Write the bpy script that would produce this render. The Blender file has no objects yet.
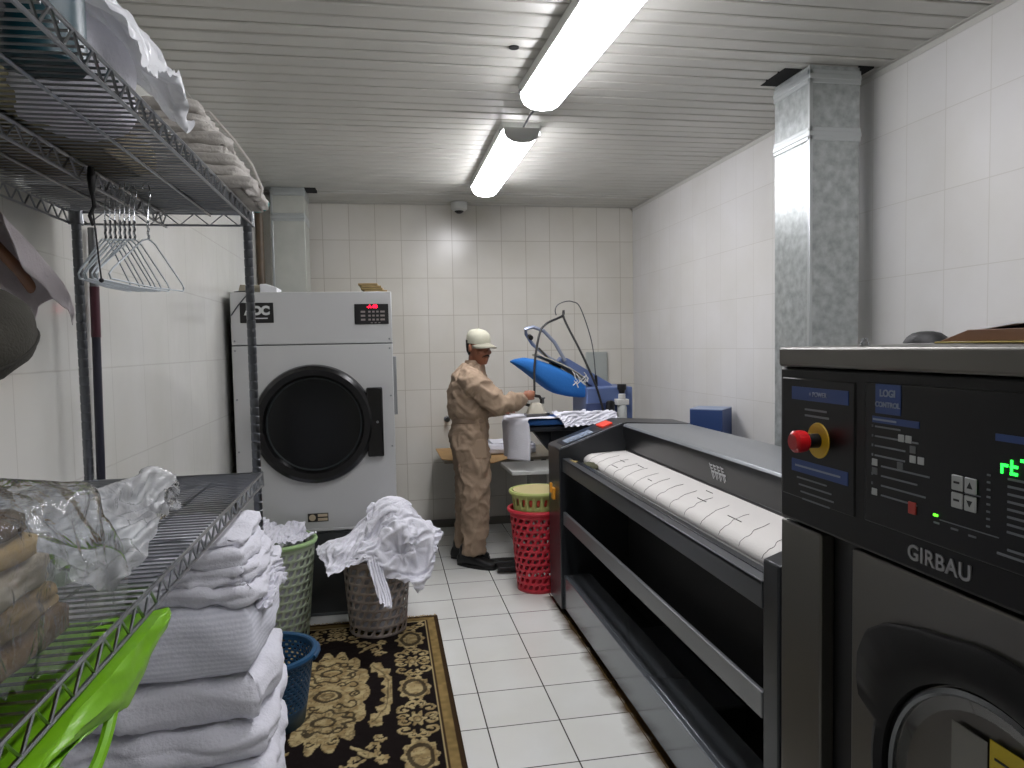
import bpy, bmesh, math, random
import numpy as np
from mathutils import Vector, Matrix, noise
SC = bpy.context.scene
COL = SC.collection
V = Vector
PI = math.pi
rnd = random.Random(7)

# ------------------------------------------------------------------ materials
def lin(c):
    if isinstance(c, str):
        c = tuple(int(c[i:i+2], 16)/255 for i in (0, 2, 4))
    return tuple((x/12.92 if x <= .04045 else ((x+.055)/1.055)**2.4) for x in c) + (1.0,)
MATS = {}
def mat(name, col, rough=.5, metal=0., bump=0., bscale=40., var=0., vscale=6., spec=.5, stretch=None, emit=None, estr=0., aniso=None):
    """principled material with optional colour mottling and noise bump in object space"""
    if name in MATS: return MATS[name]
    m = bpy.data.materials.new(name); m.use_nodes = True
    nt = m.node_tree; b = nt.nodes['Principled BSDF']
    c = lin(col)
    b.inputs['Base Color'].default_value = c
    b.inputs['Roughness'].default_value = rough
    b.inputs['Metallic'].default_value = metal
    b.inputs['Specular IOR Level'].default_value = spec
    if emit:
        b.inputs['Emission Color'].default_value = lin(emit); b.inputs['Emission Strength'].default_value = estr
    if bump or var:
        tc = nt.nodes.new('ShaderNodeTexCoord'); mp = nt.nodes.new('ShaderNodeMapping')
        nt.links.new(tc.outputs['Object'], mp.inputs['Vector'])
        if stretch: mp.inputs['Scale'].default_value = stretch
    if var:
        n = nt.nodes.new('ShaderNodeTexNoise'); n.inputs['Scale'].default_value = vscale; n.inputs['Detail'].default_value = 5
        nt.links.new(mp.outputs[0], n.inputs['Vector'])
        r = nt.nodes.new('ShaderNodeValToRGB'); r.color_ramp.elements[0].position = .3; r.color_ramp.elements[1].position = .7
        r.color_ramp.elements[0].color = tuple(max(0, x*(1-var)) for x in c[:3]) + (1,)
        r.color_ramp.elements[1].color = tuple(min(1, x*(1+var)) for x in c[:3]) + (1,)
        nt.links.new(n.outputs['Fac'], r.inputs[0]); nt.links.new(r.outputs[0], b.inputs['Base Color'])
    if bump:
        n2 = nt.nodes.new('ShaderNodeTexNoise'); n2.inputs['Scale'].default_value = bscale; n2.inputs['Detail'].default_value = 4
        nt.links.new(mp.outputs[0], n2.inputs['Vector'])
        bp = nt.nodes.new('ShaderNodeBump'); bp.inputs['Strength'].default_value = bump; bp.inputs['Distance'].default_value = .01
        nt.links.new(n2.outputs['Fac'], bp.inputs['Height']); nt.links.new(bp.outputs[0], b.inputs['Normal'])
    MATS[name] = m
    return m

def tile_mat(name, au, av, ou, ov, w, h, c1, c2, grout, mortar, rough, wear=None):
    m = bpy.data.materials.new(name); m.use_nodes = True
    nt = m.node_tree; N = nt.nodes; Lk = nt.links; b = N['Principled BSDF']
    g = N.new('ShaderNodeNewGeometry'); sp = N.new('ShaderNodeSeparateXYZ'); Lk.new(g.outputs['Position'], sp.inputs[0])
    cb = N.new('ShaderNodeCombineXYZ')
    for k, (a, o) in enumerate(((au, ou), (av, ov))):
        s = N.new('ShaderNodeMath'); s.operation = 'SUBTRACT'; s.inputs[1].default_value = o - 40*(w if k == 0 else h)
        Lk.new(sp.outputs[a], s.inputs[0]); Lk.new(s.outputs[0], cb.inputs[k])
    br = N.new('ShaderNodeTexBrick'); br.offset = 0; br.squash = 1
    for k, v in (('Scale', 1), ('Mortar Size', mortar), ('Mortar Smooth', .3), ('Brick Width', w), ('Row Height', h), ('Bias', 0)):
        br.inputs[k].default_value = v
    br.inputs['Color1'].default_value = lin(c1); br.inputs['Color2'].default_value = lin(c2); br.inputs['Mortar'].default_value = lin(grout)
    Lk.new(cb.outputs[0], br.inputs['Vector'])
    n = N.new('ShaderNodeTexNoise'); n.inputs['Scale'].default_value = 2.2; n.inputs['Detail'].default_value = 6
    Lk.new(g.outputs['Position'], n.inputs['Vector'])
    r = N.new('ShaderNodeValToRGB'); r.color_ramp.elements[0].position = .35; r.color_ramp.elements[1].position = .72
    r.color_ramp.elements[0].color = (.86, .85, .80, 1); r.color_ramp.elements[1].color = (1, 1, 1, 1)
    Lk.new(n.outputs['Fac'], r.inputs[0])
    mx = N.new('ShaderNodeMixRGB'); mx.blend_type = 'MULTIPLY'; mx.inputs[0].default_value = .6
    Lk.new(br.outputs['Color'], mx.inputs[1]); Lk.new(r.outputs[0], mx.inputs[2])
    last = mx
    if wear:                       # rusty dirt washed along the foot of the ironer (a stain of its own shape)
        x0, x1 = wear
        mr = N.new('ShaderNodeMapRange'); mr.inputs['From Min'].default_value = x0; mr.inputs['From Max'].default_value = x1
        n3 = N.new('ShaderNodeTexNoise'); n3.inputs['Scale'].default_value = 7; n3.inputs['Detail'].default_value = 6
        Lk.new(g.outputs['Position'], n3.inputs['Vector'])
        ad = N.new('ShaderNodeMath'); ad.operation = 'MULTIPLY_ADD'; ad.inputs[1].default_value = .12; Lk.new(n3.outputs['Fac'], ad.inputs[0])
        Lk.new(sp.outputs[0], ad.inputs[2]); Lk.new(ad.outputs[0], mr.inputs['Value'])
        lt = N.new('ShaderNodeMath'); lt.operation = 'LESS_THAN'; lt.inputs[1].default_value = 4.32; Lk.new(sp.outputs[1], lt.inputs[0]); mu = N.new('ShaderNodeMath'); mu.operation = 'MULTIPLY'; Lk.new(mr.outputs[0], mu.inputs[0]); Lk.new(lt.outputs[0], mu.inputs[1])
        m2 = N.new('ShaderNodeMixRGB'); m2.inputs[2].default_value = lin('4a3a24'); Lk.new(mu.outputs[0], m2.inputs[0]); Lk.new(last.outputs[0], m2.inputs[1])
        last = m2
    Lk.new(last.outputs[0], b.inputs['Base Color'])
    b.inputs['Roughness'].default_value = rough
    bp = N.new('ShaderNodeBump'); bp.inputs['Strength'].default_value = .25; bp.inputs['Distance'].default_value = .002; bp.invert = True
    Lk.new(br.outputs['Fac'], bp.inputs['Height'])
    n2 = N.new('ShaderNodeTexNoise'); n2.inputs['Scale'].default_value = 5; Lk.new(g.outputs['Position'], n2.inputs['Vector'])
    b2 = N.new('ShaderNodeBump'); b2.inputs['Strength'].default_value = .10; b2.inputs['Distance'].default_value = .02
    Lk.new(n2.outputs['Fac'], b2.inputs['Height']); Lk.new(bp.outputs[0], b2.inputs['Normal']); Lk.new(b2.outputs[0], b.inputs['Normal'])
    return m

def plastic_film(name, tint='f4f6f8', body=.16, rough=.12):
    m = bpy.data.materials.new(name); m.use_nodes = True
    nt = m.node_tree; N = nt.nodes; Lk = nt.links
    N.remove(N['Principled BSDF']); out = N['Material Output']
    tr = N.new('ShaderNodeBsdfTransparent'); tr.inputs[0].default_value = (.96, .97, .98, 1)
    d0 = N.new('ShaderNodeBsdfDiffuse'); d0.inputs[0].default_value = lin(tint); tl = N.new('ShaderNodeBsdfTranslucent'); tl.inputs[0].default_value = lin(tint)
    df = N.new('ShaderNodeMixShader'); df.inputs[0].default_value = .3; Lk.new(d0.outputs[0], df.inputs[1]); Lk.new(tl.outputs[0], df.inputs[2])
    gl = N.new('ShaderNodeBsdfGlossy'); gl.inputs['Roughness'].default_value = rough
    tc = N.new('ShaderNodeTexCoord'); n = N.new('ShaderNodeTexNoise'); n.inputs['Scale'].default_value = 9; n.inputs['Detail'].default_value = 5; n.inputs['Distortion'].default_value = 1.5
    Lk.new(tc.outputs['Object'], n.inputs['Vector'])
    bp = N.new('ShaderNodeBump'); bp.inputs['Strength'].default_value = .8; bp.inputs['Distance'].default_value = .03
    Lk.new(n.outputs['Fac'], bp.inputs['Height'])
    for s in (d0, tl, gl): Lk.new(bp.outputs[0], s.inputs['Normal'])
    fr = N.new('ShaderNodeFresnel'); fr.inputs[0].default_value = 1.45; Lk.new(bp.outputs[0], fr.inputs['Normal'])
    m1 = N.new('ShaderNodeMixShader'); m1.inputs[0].default_value = body
    Lk.new(tr.outputs[0], m1.inputs[1]); Lk.new(df.outputs[0], m1.inputs[2])
    m2 = N.new('ShaderNodeMixShader'); Lk.new(fr.outputs[0], m2.inputs[0]); Lk.new(m1.outputs[0], m2.inputs[1]); Lk.new(gl.outputs[0], m2.inputs[2])
    Lk.new(m2.outputs[0], out.inputs[0])
    return m

def attr_mat(name, rough=.9, bump=.3, bscale=300):
    m = mat(name, 'ffffff', rough, bump=bump, bscale=bscale, spec=.15)
    nt = m.node_tree
    a = nt.nodes.new('ShaderNodeVertexColor'); a.layer_name = 'Col'
    nt.links.new(a.outputs['Color'], nt.nodes['Principled BSDF'].inputs['Base Color'])
    return m

# ------------------------------------------------------------------ mesh helpers
def BM(): return bmesh.new()
def box(bm, x0, x1, y0, y1, z0, z1, M=None):
    vs = [bm.verts.new(V((x, y, z))) for z in (z0, z1) for y in (y0, y1) for x in (x0, x1)]
    for f in ((0, 2, 3, 1), (4, 5, 7, 6), (0, 1, 5, 4), (2, 6, 7, 3), (0, 4, 6, 2), (1, 3, 7, 5)):
        bm.faces.new([vs[i] for i in f])
    if M is not None: bmesh.ops.transform(bm, matrix=M, verts=vs)
    return vs
def frames(pts, closed=False):
    n = len(pts); out = []
    prev = None
    for i in range(n):
        if closed: t = pts[(i+1) % n] - pts[i-1]
        else: t = pts[min(i+1, n-1)] - pts[max(i-1, 0)]
        t = t.normalized() if t.length > 1e-9 else V((0, 0, 1))
        if prev is None:
            a = V((0, 0, 1)) if abs(t.z) < .9 else V((1, 0, 0))
            u = t.cross(a).normalized()
        else:
            u = (prev - t*prev.dot(t)); u = u.normalized() if u.length > 1e-6 else t.orthogonal().normalized()
        prev = u
        out.append((u, t.cross(u).normalized()))
    return out
def tube(bm, pts, r, seg=8, closed=False, caps=True):
    pts = [V(p) for p in pts]; n = len(pts)
    rs = r if isinstance(r, (list, tuple)) else [r]*n
    fr = frames(pts, closed); rings = []
    for p, (u, w), q in zip(pts, fr, rs):
        rings.append([bm.verts.new(p + (u*math.cos(2*PI*k/seg) + w*math.sin(2*PI*k/seg))*q) for k in range(seg)])
    m = n if closed else n-1
    for i in range(m):
        a, b = rings[i], rings[(i+1) % n]
        for k in range(seg): bm.faces.new((a[k], a[(k+1) % seg], b[(k+1) % seg], b[k]))
    if caps and not closed:
        bm.faces.new(rings[0][::-1]); bm.faces.new(rings[-1])
    return rings
def loft(bm, rings, n=20, caps=True, power=2.0):
    """rings: (centre, axis_u*ru, axis_v*rv) superellipse sections"""
    rr = []
    for c, u, w in rings:
        c, u, w = V(c), V(u), V(w); ring = []
        for k in range(n):
            t = 2*PI*k/n; co, si = math.cos(t), math.sin(t); e = 2/power
            ring.append(bm.verts.new(c + u*math.copysign(abs(co)**e, co) + w*math.copysign(abs(si)**e, si)))
        rr.append(ring)
    for a, b in zip(rr, rr[1:]):
        for k in range(n): bm.faces.new((a[k], a[(k+1) % n], b[(k+1) % n], b[k]))
    if caps: bm.faces.new(rr[0][::-1]); bm.faces.new(rr[-1])
    return rr
def lathe(bm, prof, c=(0, 0, 0), seg=32, axis='z', arc=2*PI, caps=True):
    caps = caps and tuple(prof[0]) != tuple(prof[-1])
    c = V(c); rings = []
    for r, h in prof:
        ring = []
        for k in range(seg):
            a = arc*k/seg; x, y = r*math.cos(a), r*math.sin(a)
            p = {'z': V((x, y, h)), 'x': V((h, x, y)), 'y': V((x, h, y))}[axis]
            ring.append(bm.verts.new(c + p))
        rings.append(ring)
    for a, b in zip(rings, rings[1:]):
        for k in range(seg): bm.faces.new((a[k], a[(k+1) % seg], b[(k+1) % seg], b[k]))
    if caps and prof[0][0] > 1e-6: bm.faces.new(rings[0][::-1])
    if caps and prof[-1][0] > 1e-6: bm.faces.new(rings[-1])
    return rings
def prism(bm, poly, axis, a, b):
    """extrude 2d polygon: axis 'y' -> (x,z), 'x' -> (y,z), 'z' -> (x,y)"""
    def P(p, t): return {'y': V((p[0], t, p[1])), 'x': V((t, p[0], p[1])), 'z': V((p[0], p[1], t))}[axis]
    A = [bm.verts.new(P(p, a)) for p in poly]; B = [bm.verts.new(P(p, b)) for p in poly]
    n = len(poly)
    for i in range(n): bm.faces.new((A[i], A[(i+1) % n], B[(i+1) % n], B[i]))
    bm.faces.new(A[::-1]); bm.faces.new(B)
    return A + B
def ico(bm, c, r, sub=3):
    vs = bmesh.ops.create_icosphere(bm, subdivisions=sub, radius=1)['verts']
    r = (r, r, r) if not isinstance(r, (tuple, list)) else r
    bmesh.ops.transform(bm, matrix=Matrix.Translation(V(c)) @ Matrix.Diagonal((*r, 1)), verts=vs)
    return vs
def merge(bm, d=1e-5): bmesh.ops.remove_doubles(bm, verts=bm.verts[:], dist=d)

def link(name, me, m, parent=None):
    o = bpy.data.objects.new(name, me); COL.objects.link(o)
    for x in (m if isinstance(m, (list, tuple)) else [m]): me.materials.append(x)
    if parent is not None:
        o.parent = parent; o.matrix_parent_inverse = Matrix.Translation(-base_loc(parent))
    return o
BASES = {}
def base_loc(p):
    if p.name in BASES: return BASES[p.name]
    return V((0, 0, 0))
def put(name, bm, m, parent=None, bevel=0., smooth=None, seg=2, solid=0., sub=0, angle=35):
    """finish a bmesh given in place as one object"""
    bmesh.ops.recalc_face_normals(bm, faces=bm.faces[:])
    me = bpy.data.meshes.new(name)
    if parent is None:                           # origin at the thing's base centre
        xs = [v.co for v in bm.verts]
        lo = V((min(c[i] for c in xs) for i in range(3))); hi = V((max(c[i] for c in xs) for i in range(3)))
        org = V(((lo.x+hi.x)/2, (lo.y+hi.y)/2, lo.z))
        bmesh.ops.translate(bm, vec=-org, verts=bm.verts[:])
    bm.to_mesh(me); bm.free()
    o = link(name, me, m, parent)
    if parent is None:
        o.location = org; BASES[o.name] = org
    if smooth is None: smooth = True
    if smooth:
        me.polygons.foreach_set('use_smooth', [True]*len(me.polygons))
        if not sub: me.set_sharp_from_angle(angle=math.radians(angle))
    if solid:
        s = o.modifiers.new('s', 'SOLIDIFY'); s.thickness = solid; s.offset = 0
    if bevel:
        b = o.modifiers.new('b', 'BEVEL'); b.width = bevel; b.segments = seg; b.limit_method = 'ANGLE'; b.angle_limit = math.radians(40)
        b.harden_normals = False
    if sub:
        s = o.modifiers.new('u', 'SUBSURF'); s.levels = sub; s.render_levels = sub
    return o
def thing(name, label, cat, loc, group=None):
    o = bpy.data.objects.new(name, None); COL.objects.link(o)
    o.location = loc; o.empty_display_size = .1
    BASES[o.name] = V(loc)
    o['label'] = label; o['category'] = cat
    if group: o['group'] = group
    return o
def tag(o, label, cat, group=None):
    o['label'] = label; o['category'] = cat
    if group: o['group'] = group
    return o
def struct(o): o['kind'] = 'structure'; return o
def copy_tree(o, parent=None):
    c = o.copy(); COL.objects.link(c)
    if parent is not None: c.parent = parent
    else: BASES[c.name] = base_loc(o)
    for ch in list(o.children): copy_tree(ch, c)
    return c

def remeshed(bm, voxel, smooth=2):
    me = bpy.data.meshes.new('tmp'); bmesh.ops.recalc_face_normals(bm, faces=bm.faces[:]); bm.to_mesh(me); bm.free()
    o = bpy.data.objects.new('tmp', me); COL.objects.link(o)
    r = o.modifiers.new('r', 'REMESH'); r.mode = 'VOXEL'; r.voxel_size = voxel
    dg = bpy.context.evaluated_depsgraph_get(); dg.update()
    ev = o.evaluated_get(dg); out = BM(); out.from_mesh(ev.to_mesh()); ev.to_mesh_clear()
    bpy.data.objects.remove(o); bpy.data.meshes.remove(me)
    for _ in range(smooth): bmesh.ops.smooth_vert(out, verts=out.verts[:], factor=.5, use_axis_x=True, use_axis_y=True, use_axis_z=True)
    return out
def ridge(p): return 1 - 2*abs(noise.noise(p))
def folds(bm, amp, freq, seed=0, stretch=(1, 1, 1), detail=.4, mask=None, warp=.6):
    bm.normal_update(); s = V((seed*7.31, seed*3.77, seed*1.93)); mv = []
    for v in bm.verts:
        p = V((v.co.x*stretch[0], v.co.y*stretch[1], v.co.z*stretch[2]))*freq + s
        w = V((noise.noise(p*.6+V((9, 0, 0))), noise.noise(p*.6+V((0, 9, 0))), noise.noise(p*.6+V((0, 0, 9)))))*warp
        d = ridge(p+w) + detail*ridge((p+w*1.7)*2.3)
        k = amp*(mask(v.co) if mask else 1)
        mv.append((v, v.normal*d*k))
    for v, d in mv: v.co += d
def creases(bm, amp, freq, seed=0, stretch=(1, 1, 1), warp=.5, clip=.42, mask=None):
    """sharp crumple ridges along the borders of stretched cells, with hollows between"""
    bm.normal_update(); s = V((seed*5.1, seed*2.3, seed*8.7)); mv = []
    for v in bm.verts:
        p = V((v.co.x*stretch[0], v.co.y*stretch[1], v.co.z*stretch[2]))*freq + s
        w = V((noise.noise(p*.9+V((7, 0, 0))), noise.noise(p*.9+V((0, 7, 0))), noise.noise(p*.9+V((0, 0, 7)))))*warp
        d, _ = noise.voronoi(p+w)
        k = max(0., 1-(d[1]-d[0])/clip)
        mv.append((v, v.normal*((k*k*.9-.25)*amp*(mask(v.co) if mask else 1))))
    for v, d in mv: v.co += d
def cloth_folded(name, x0, x1, y0, y1, z0, z1, layers, seed, m, label=None, cat=None, group=None, parent=None, lump=.008, rnd_front=.5, res=.014, sag=.0, bulge=.0, wr=1., tilt=None, crease=.0):
    """a folded linen: soft rounded slab whose sides show the folded layers"""
    bm = BM(); nx, ny, nz = [max(2, int((b-a)/r)) for a, b, r in ((x0, x1, res*1.6), (y0, y1, res*1.6), (z0, z1, res*.6))]
    idx = {}
    def vert(i, j, k):
        if (i, j, k) not in idx:
            idx[i, j, k] = bm.verts.new(V((i/nx, j/ny, k/nz)))
        return idx[i, j, k]
    for i in range(nx):
        for j in range(ny):
            bm.faces.new((vert(i, j, 0), vert(i, j+1, 0), vert(i+1, j+1, 0), vert(i+1, j, 0)))
            bm.faces.new((vert(i, j, nz), vert(i+1, j, nz), vert(i+1, j+1, nz), vert(i, j+1, nz)))
    for i in range(nx):
        for k in range(nz):
            bm.faces.new((vert(i, 0, k), vert(i+1, 0, k), vert(i+1, 0, k+1), vert(i, 0, k+1)))
            bm.faces.new((vert(i, ny, k), vert(i, ny, k+1), vert(i+1, ny, k+1), vert(i+1, ny, k)))
    for j in range(ny):
        for k in range(nz):
            bm.faces.new((vert(0, j, k), vert(0, j, k+1), vert(0, j+1, k+1), vert(0, j+1, k)))
            bm.faces.new((vert(nx, j, k), vert(nx, j+1, k), vert(nx, j+1, k+1), vert(nx, j, k+1)))
    H = z1-z0; R = H*rnd_front
    for v in bm.verts:
        a, b, c = v.co
        x, y, z = x0+(x1-x0)*a, y0+(y1-y0)*b, H*c
        zz = (c-.5)*2
        inset = R*(1-math.sqrt(max(0, 1-abs(zz)**2.6)))
        ex = max(0, 1-min(a, 1-a)*(x1-x0)/(R+1e-6)); ey = max(0, 1-min(b, 1-b)*(y1-y0)/(R+1e-6))
        x += (-1 if a > .5 else 1)*inset*ex; y += (-1 if b > .5 else 1)*inset*ey
        rc = .035; qx = rc-min(x-x0, x1-x); qy = rc-min(y-y0, y1-y)
        if qx > 0 and qy > 0:
            L = math.hypot(qx, qy)
            if L > rc:
                x += (qx-qx*rc/L)*(-1 if a > .5 else 1); y += (qy-qy*rc/L)*(-1 if b > .5 else 1)
        side = max(ex, ey)**2
        g = abs(math.sin(PI*layers*(c + .05*noise.noise(V((x*6+seed, y*6, z*9))))))**.5
        n3 = noise.noise(V((x*7+seed*3, y*7, z*11+seed)))
        gx = (g-.7)*.012*side
        if a > .98 or a < .02: x += (1 if a > .5 else -1)*(gx + .012*n3*wr)
        if b > .98 or b < .02: y += (1 if b > .5 else -1)*(gx + .012*n3*wr)
        if bulge and a > .5: x += bulge*ex*(1-zz*zz)
        wob = lump*(noise.noise(V((x*4+seed, y*4-seed, 2.2))) + .6*noise.noise(V((x*11+seed, y*11-seed, z*5))))
        z = z + wob*c - sag*(b-.5)**2*c*4
        v.co = (x, y, z0+max(z, 0)+(tilt(y) if tilt else 0))
    if crease: creases(bm, crease, 7, seed, (1, 1, 1.6))
    o = put(name, bm, m, parent, angle=180)
    if label: tag(o, label, cat, group)
    return o
def sim_cloth(cloths, colliders, frames=45, grow=-.1, bend=1.):
    """let sheets of cloth fall and crumple over the colliders; returns settled bmeshes (the physics leaves nothing behind)"""
    objs = []; cols = []
    for bm in colliders:
        me = bpy.data.meshes.new('c'); bm.to_mesh(me); o = bpy.data.objects.new('c', me); COL.objects.link(o)
        m = o.modifiers.new('col', 'COLLISION'); o.collision.thickness_outer = .006; o.collision.cloth_friction = 60; o.collision.damping = .6; cols.append(o)
    for bm in cloths:
        me = bpy.data.meshes.new('k'); bm.to_mesh(me); bm.free(); o = bpy.data.objects.new('k', me); COL.objects.link(o)
        m = o.modifiers.new('cl', 'CLOTH'); st = m.settings
        st.quality = 6; st.mass = .25; st.tension_stiffness = 12; st.compression_stiffness = 12; st.shear_stiffness = 4; st.bending_stiffness = bend; st.air_damping = 2.5
        st.shrink_min = grow; st.use_dynamic_mesh = False
        m.collision_settings.use_self_collision = True; m.collision_settings.self_distance_min = .007; m.collision_settings.distance_min = .008; m.collision_settings.collision_quality = 3
        m.point_cache.frame_start = 1; m.point_cache.frame_end = frames+5
        objs.append(o)
    for f in range(1, frames+1): SC.frame_set(f)
    dg = bpy.context.evaluated_depsgraph_get(); out = []
    for o in objs:
        b = BM(); b.from_mesh(o.evaluated_get(dg).to_mesh()); out.append(b)
    for o in objs+cols:
        me = o.data; bpy.data.objects.remove(o); bpy.data.meshes.remove(me)
    SC.frame_set(1)
    return out
def sheet(cx, cy, cz, w, d, n, rz=0., wob=.03, seed=0, fq=6., ruck=0.):
    b = BM(); G = []
    for i in range(n+1):
        row = []
        for j in range(n+1):
            x, y = (i/n-.5)*w, (j/n-.5)*d; c, s_ = math.cos(rz), math.sin(rz)
            row.append(b.verts.new((cx+x*c-y*s_, cy+x*s_+y*c, cz+wob*ridge(V((x*fq+seed, y*fq, seed)))+wob*.4*noise.noise(V((x*fq*2.3, y*fq*2.3+seed, 3))))))
        G.append(row)
    for i in range(n):
        for j in range(n): b.faces.new((G[i][j], G[i+1][j], G[i+1][j+1], G[i][j+1]))
    return b
def bez(P, n=40):
    P = [V(p) for p in P]; out = []
    for i in range(len(P)-1):
        p0, p1, p2, p3 = P[max(i-1, 0)], P[i], P[i+1], P[min(i+2, len(P)-1)]
        for k in range(n//4):
            s = k/(n//4); out.append(.5*((2*p1)+(p2-p0)*s+(2*p0-5*p1+4*p2-p3)*s*s+(3*p1-p0-3*p2+p3)*s**3))
    return out+[P[-1]]
def text_bm(bm, s, size, M, depth=.0006, bold=0., spacing=1.0):
    cu = bpy.data.curves.new('t', 'FONT'); cu.body = s; cu.size = size; cu.extrude = depth; cu.align_x = 'CENTER'; cu.align_y = 'CENTER'; cu.offset = bold; cu.space_character = spacing
    o = bpy.data.objects.new('t', cu); COL.objects.link(o)
    dg = bpy.context.evaluated_depsgraph_get(); dg.update()
    ev = o.evaluated_get(dg); me = bpy.data.meshes.new_from_object(ev)
    t = BM(); t.from_mesh(me); bmesh.ops.transform(t, matrix=M, verts=t.verts[:])
    t.to_mesh(me); t.free(); bm.from_mesh(me)
    bpy.data.objects.remove(o); bpy.data.curves.remove(cu); bpy.data.meshes.remove(me)
def MX(x, y, z):      # text plane on a face looking to -X, reading toward -Y (rightwards seen from -X)
    return Matrix(((0, 0, -1, x), (-1, 0, 0, y), (0, 1, 0, z), (0, 0, 0, 1)))
def MY(x, y, z):      # text plane on a face looking to -Y
    return Matrix(((1, 0, 0, x), (0, 0, -1, y), (0, 1, 0, z), (0, 0, 0, 1)))


LAMP, EXPO = 23.0, 0.0
# ------------------------------------------------------------------ shared materials
steel = mat('steel', '8f9294', .32, 1., bump=.05, bscale=60, stretch=(1, 1, 12))
chrome = mat('chrome', 'b9bcc0', .22, 1.)
galv = mat('galvanised', 'adb2b1', .32, .6, var=.24, vscale=26, bump=.04, bscale=30)
black = mat('black_plastic', '0d0d0e', .35)
blackm = mat('black_matte', '0b0b0c', .6)
dark_steel = mat('dark_grey_paint', '2b2d30', .30, .35, bump=.03, bscale=200)
dark_steel2 = mat('mid_grey_paint', '4a4d50', .32, .35)
white_p = mat('white_paint', 'd8dad6', .45)
linen = mat('white_linen', 'dcdce4', .9, bump=.35, bscale=120, spec=.15)
linen_g = mat('grey_linen', 'b4b0aa', .9, bump=.4, bscale=90, spec=.15, var=.10, vscale=9)
cardb = mat('cardboard', 'b08d5e', .85, var=.12, vscale=7)
paper = mat('paper', 'dfe0e2', .8)
label_w = mat('print_white', 'b9bcc0', .6)
label_b = mat('print_blue', '2c4a86', .5)

# ------------------------------------------------------------------ room
H, D, XL, XR, Y0 = 2.794, 6.22, -.89, 2.246, -1.6
TW, TH = .2165, .3205
m_back = tile_mat('tile_back', 0, 2, -.4733, 2.4949, TW, TH, 'd8d5cd', 'd4d1c9', 'b8b2a6', .0030, .24)
m_side = tile_mat('tile_side', 1, 2, 2.7784, 2.4949, TW, TH, 'd6d5d4', 'd3d2d1', 'c6c4c0', .0022, .42)
m_left = tile_mat('tile_left', 1, 2, 2.90, 2.4949, TW*1.5, TH*1.0, 'd4d4d0', 'd2d2ce', 'c6c5c0', .0022, .10)
m_floor = tile_mat('tile_floor', 0, 1, .3804, 4.7043, .3077, .3077, 'e2e3e0', 'dcddda', '4a4944', .0034, .14, wear=(.985, 1.06))
b = BM(); box(b, XL-.1, XR+.1, Y0-.1, D+.1, -.1, 0); struct(put('floor', b, m_floor))
b = BM(); box(b, XL-.1, XR+.1, D, D+.1, 0, H+.1); struct(put('wall_back', b, m_back))
b = BM(); box(b, XL-.1, XR+.1, Y0-.1, Y0, 0, H+.1); struct(put('wall_front', b, m_back))
b = BM(); box(b, XL-.1, XL, Y0, D, 0, H+.1); struct(put('wall_left', b, m_left))
b = BM(); box(b, XR, XR+.1, Y0, D, 0, H+.1); struct(put('wall_right', b, m_side))
# skirting of the back wall
b = BM(); box(b, XL, XR, D-.012, D, 0, .07); struct(put('baseboard_back', b, mat('skirting', '6d6a62', .4), bevel=.003))
# ceiling of narrow pvc boards with shadow gaps, a few of them sagging
m_ceil = mat('ceiling_board', 'c2c1ba', .30, spec=.35, var=.05, vscale=3)
b = BM(); pitch = .101; y = Y0; k = 0
while y < D:
    y1 = min(y+pitch, D); s = rnd.uniform(-.0015, .0015); t = rnd.uniform(-.0012, .0012)
    if k in (36, 41, 44): t = .006
    if k == 72: t = .012
    prof = [(y+.0035, H+.016), (y+.0035, H+.004+s), (y+.008, H+s), (y1-.014, H+s+t), (y1-.006, H+.005+s+t), (y1-.001, H+.007), (y1-.001, H+.016)]
    prism(b, [(p[0], p[1]) for p in prof], 'x', XL, XR)
    y = y1; k += 1
o = struct(put('ceiling', b, m_ceil, angle=20))
b = BM(); box(b, XL-.1, XR+.1, Y0-.1, D+.1, H+.02, H+.1); struct(put('ceiling_deck', b, mat('deck', '3a3a38', .8), o))
b = BM(); lathe(b, [(0, H-.0005), (.021, H-.0005), (.021, H+.01), (0, H+.01)], (.56, 2.935, 0), 20); struct(put('ceiling_hole', b, mat('void', '050505', .9), o))
for (xa, xb, ya, yb) in ((1.80, 1.884, 2.99, 3.20), (2.132, 2.20, 2.93, 3.10), (-.553, -.47, 5.62, 5.80)):
    b = BM(); box(b, xa, xb, ya, yb, H-.003, H+.01); struct(put('ceiling_gap', b, mat('void', '050505', .9), o))
for nm, x, sgn in (('trim_left', XL, 1), ('trim_right', XR, -1)):
    b = BM(); prism(b, [(x, H-.004), (x+sgn*.022, H-.004), (x+sgn*.022, H-.001), (x+sgn*.003, H-.001), (x+sgn*.003, H-.03), (x, H-.03)], 'y', Y0, D)
    struct(put(nm, b, mat('ceiling_trim', 'bdbcb6', .35)))

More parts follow.
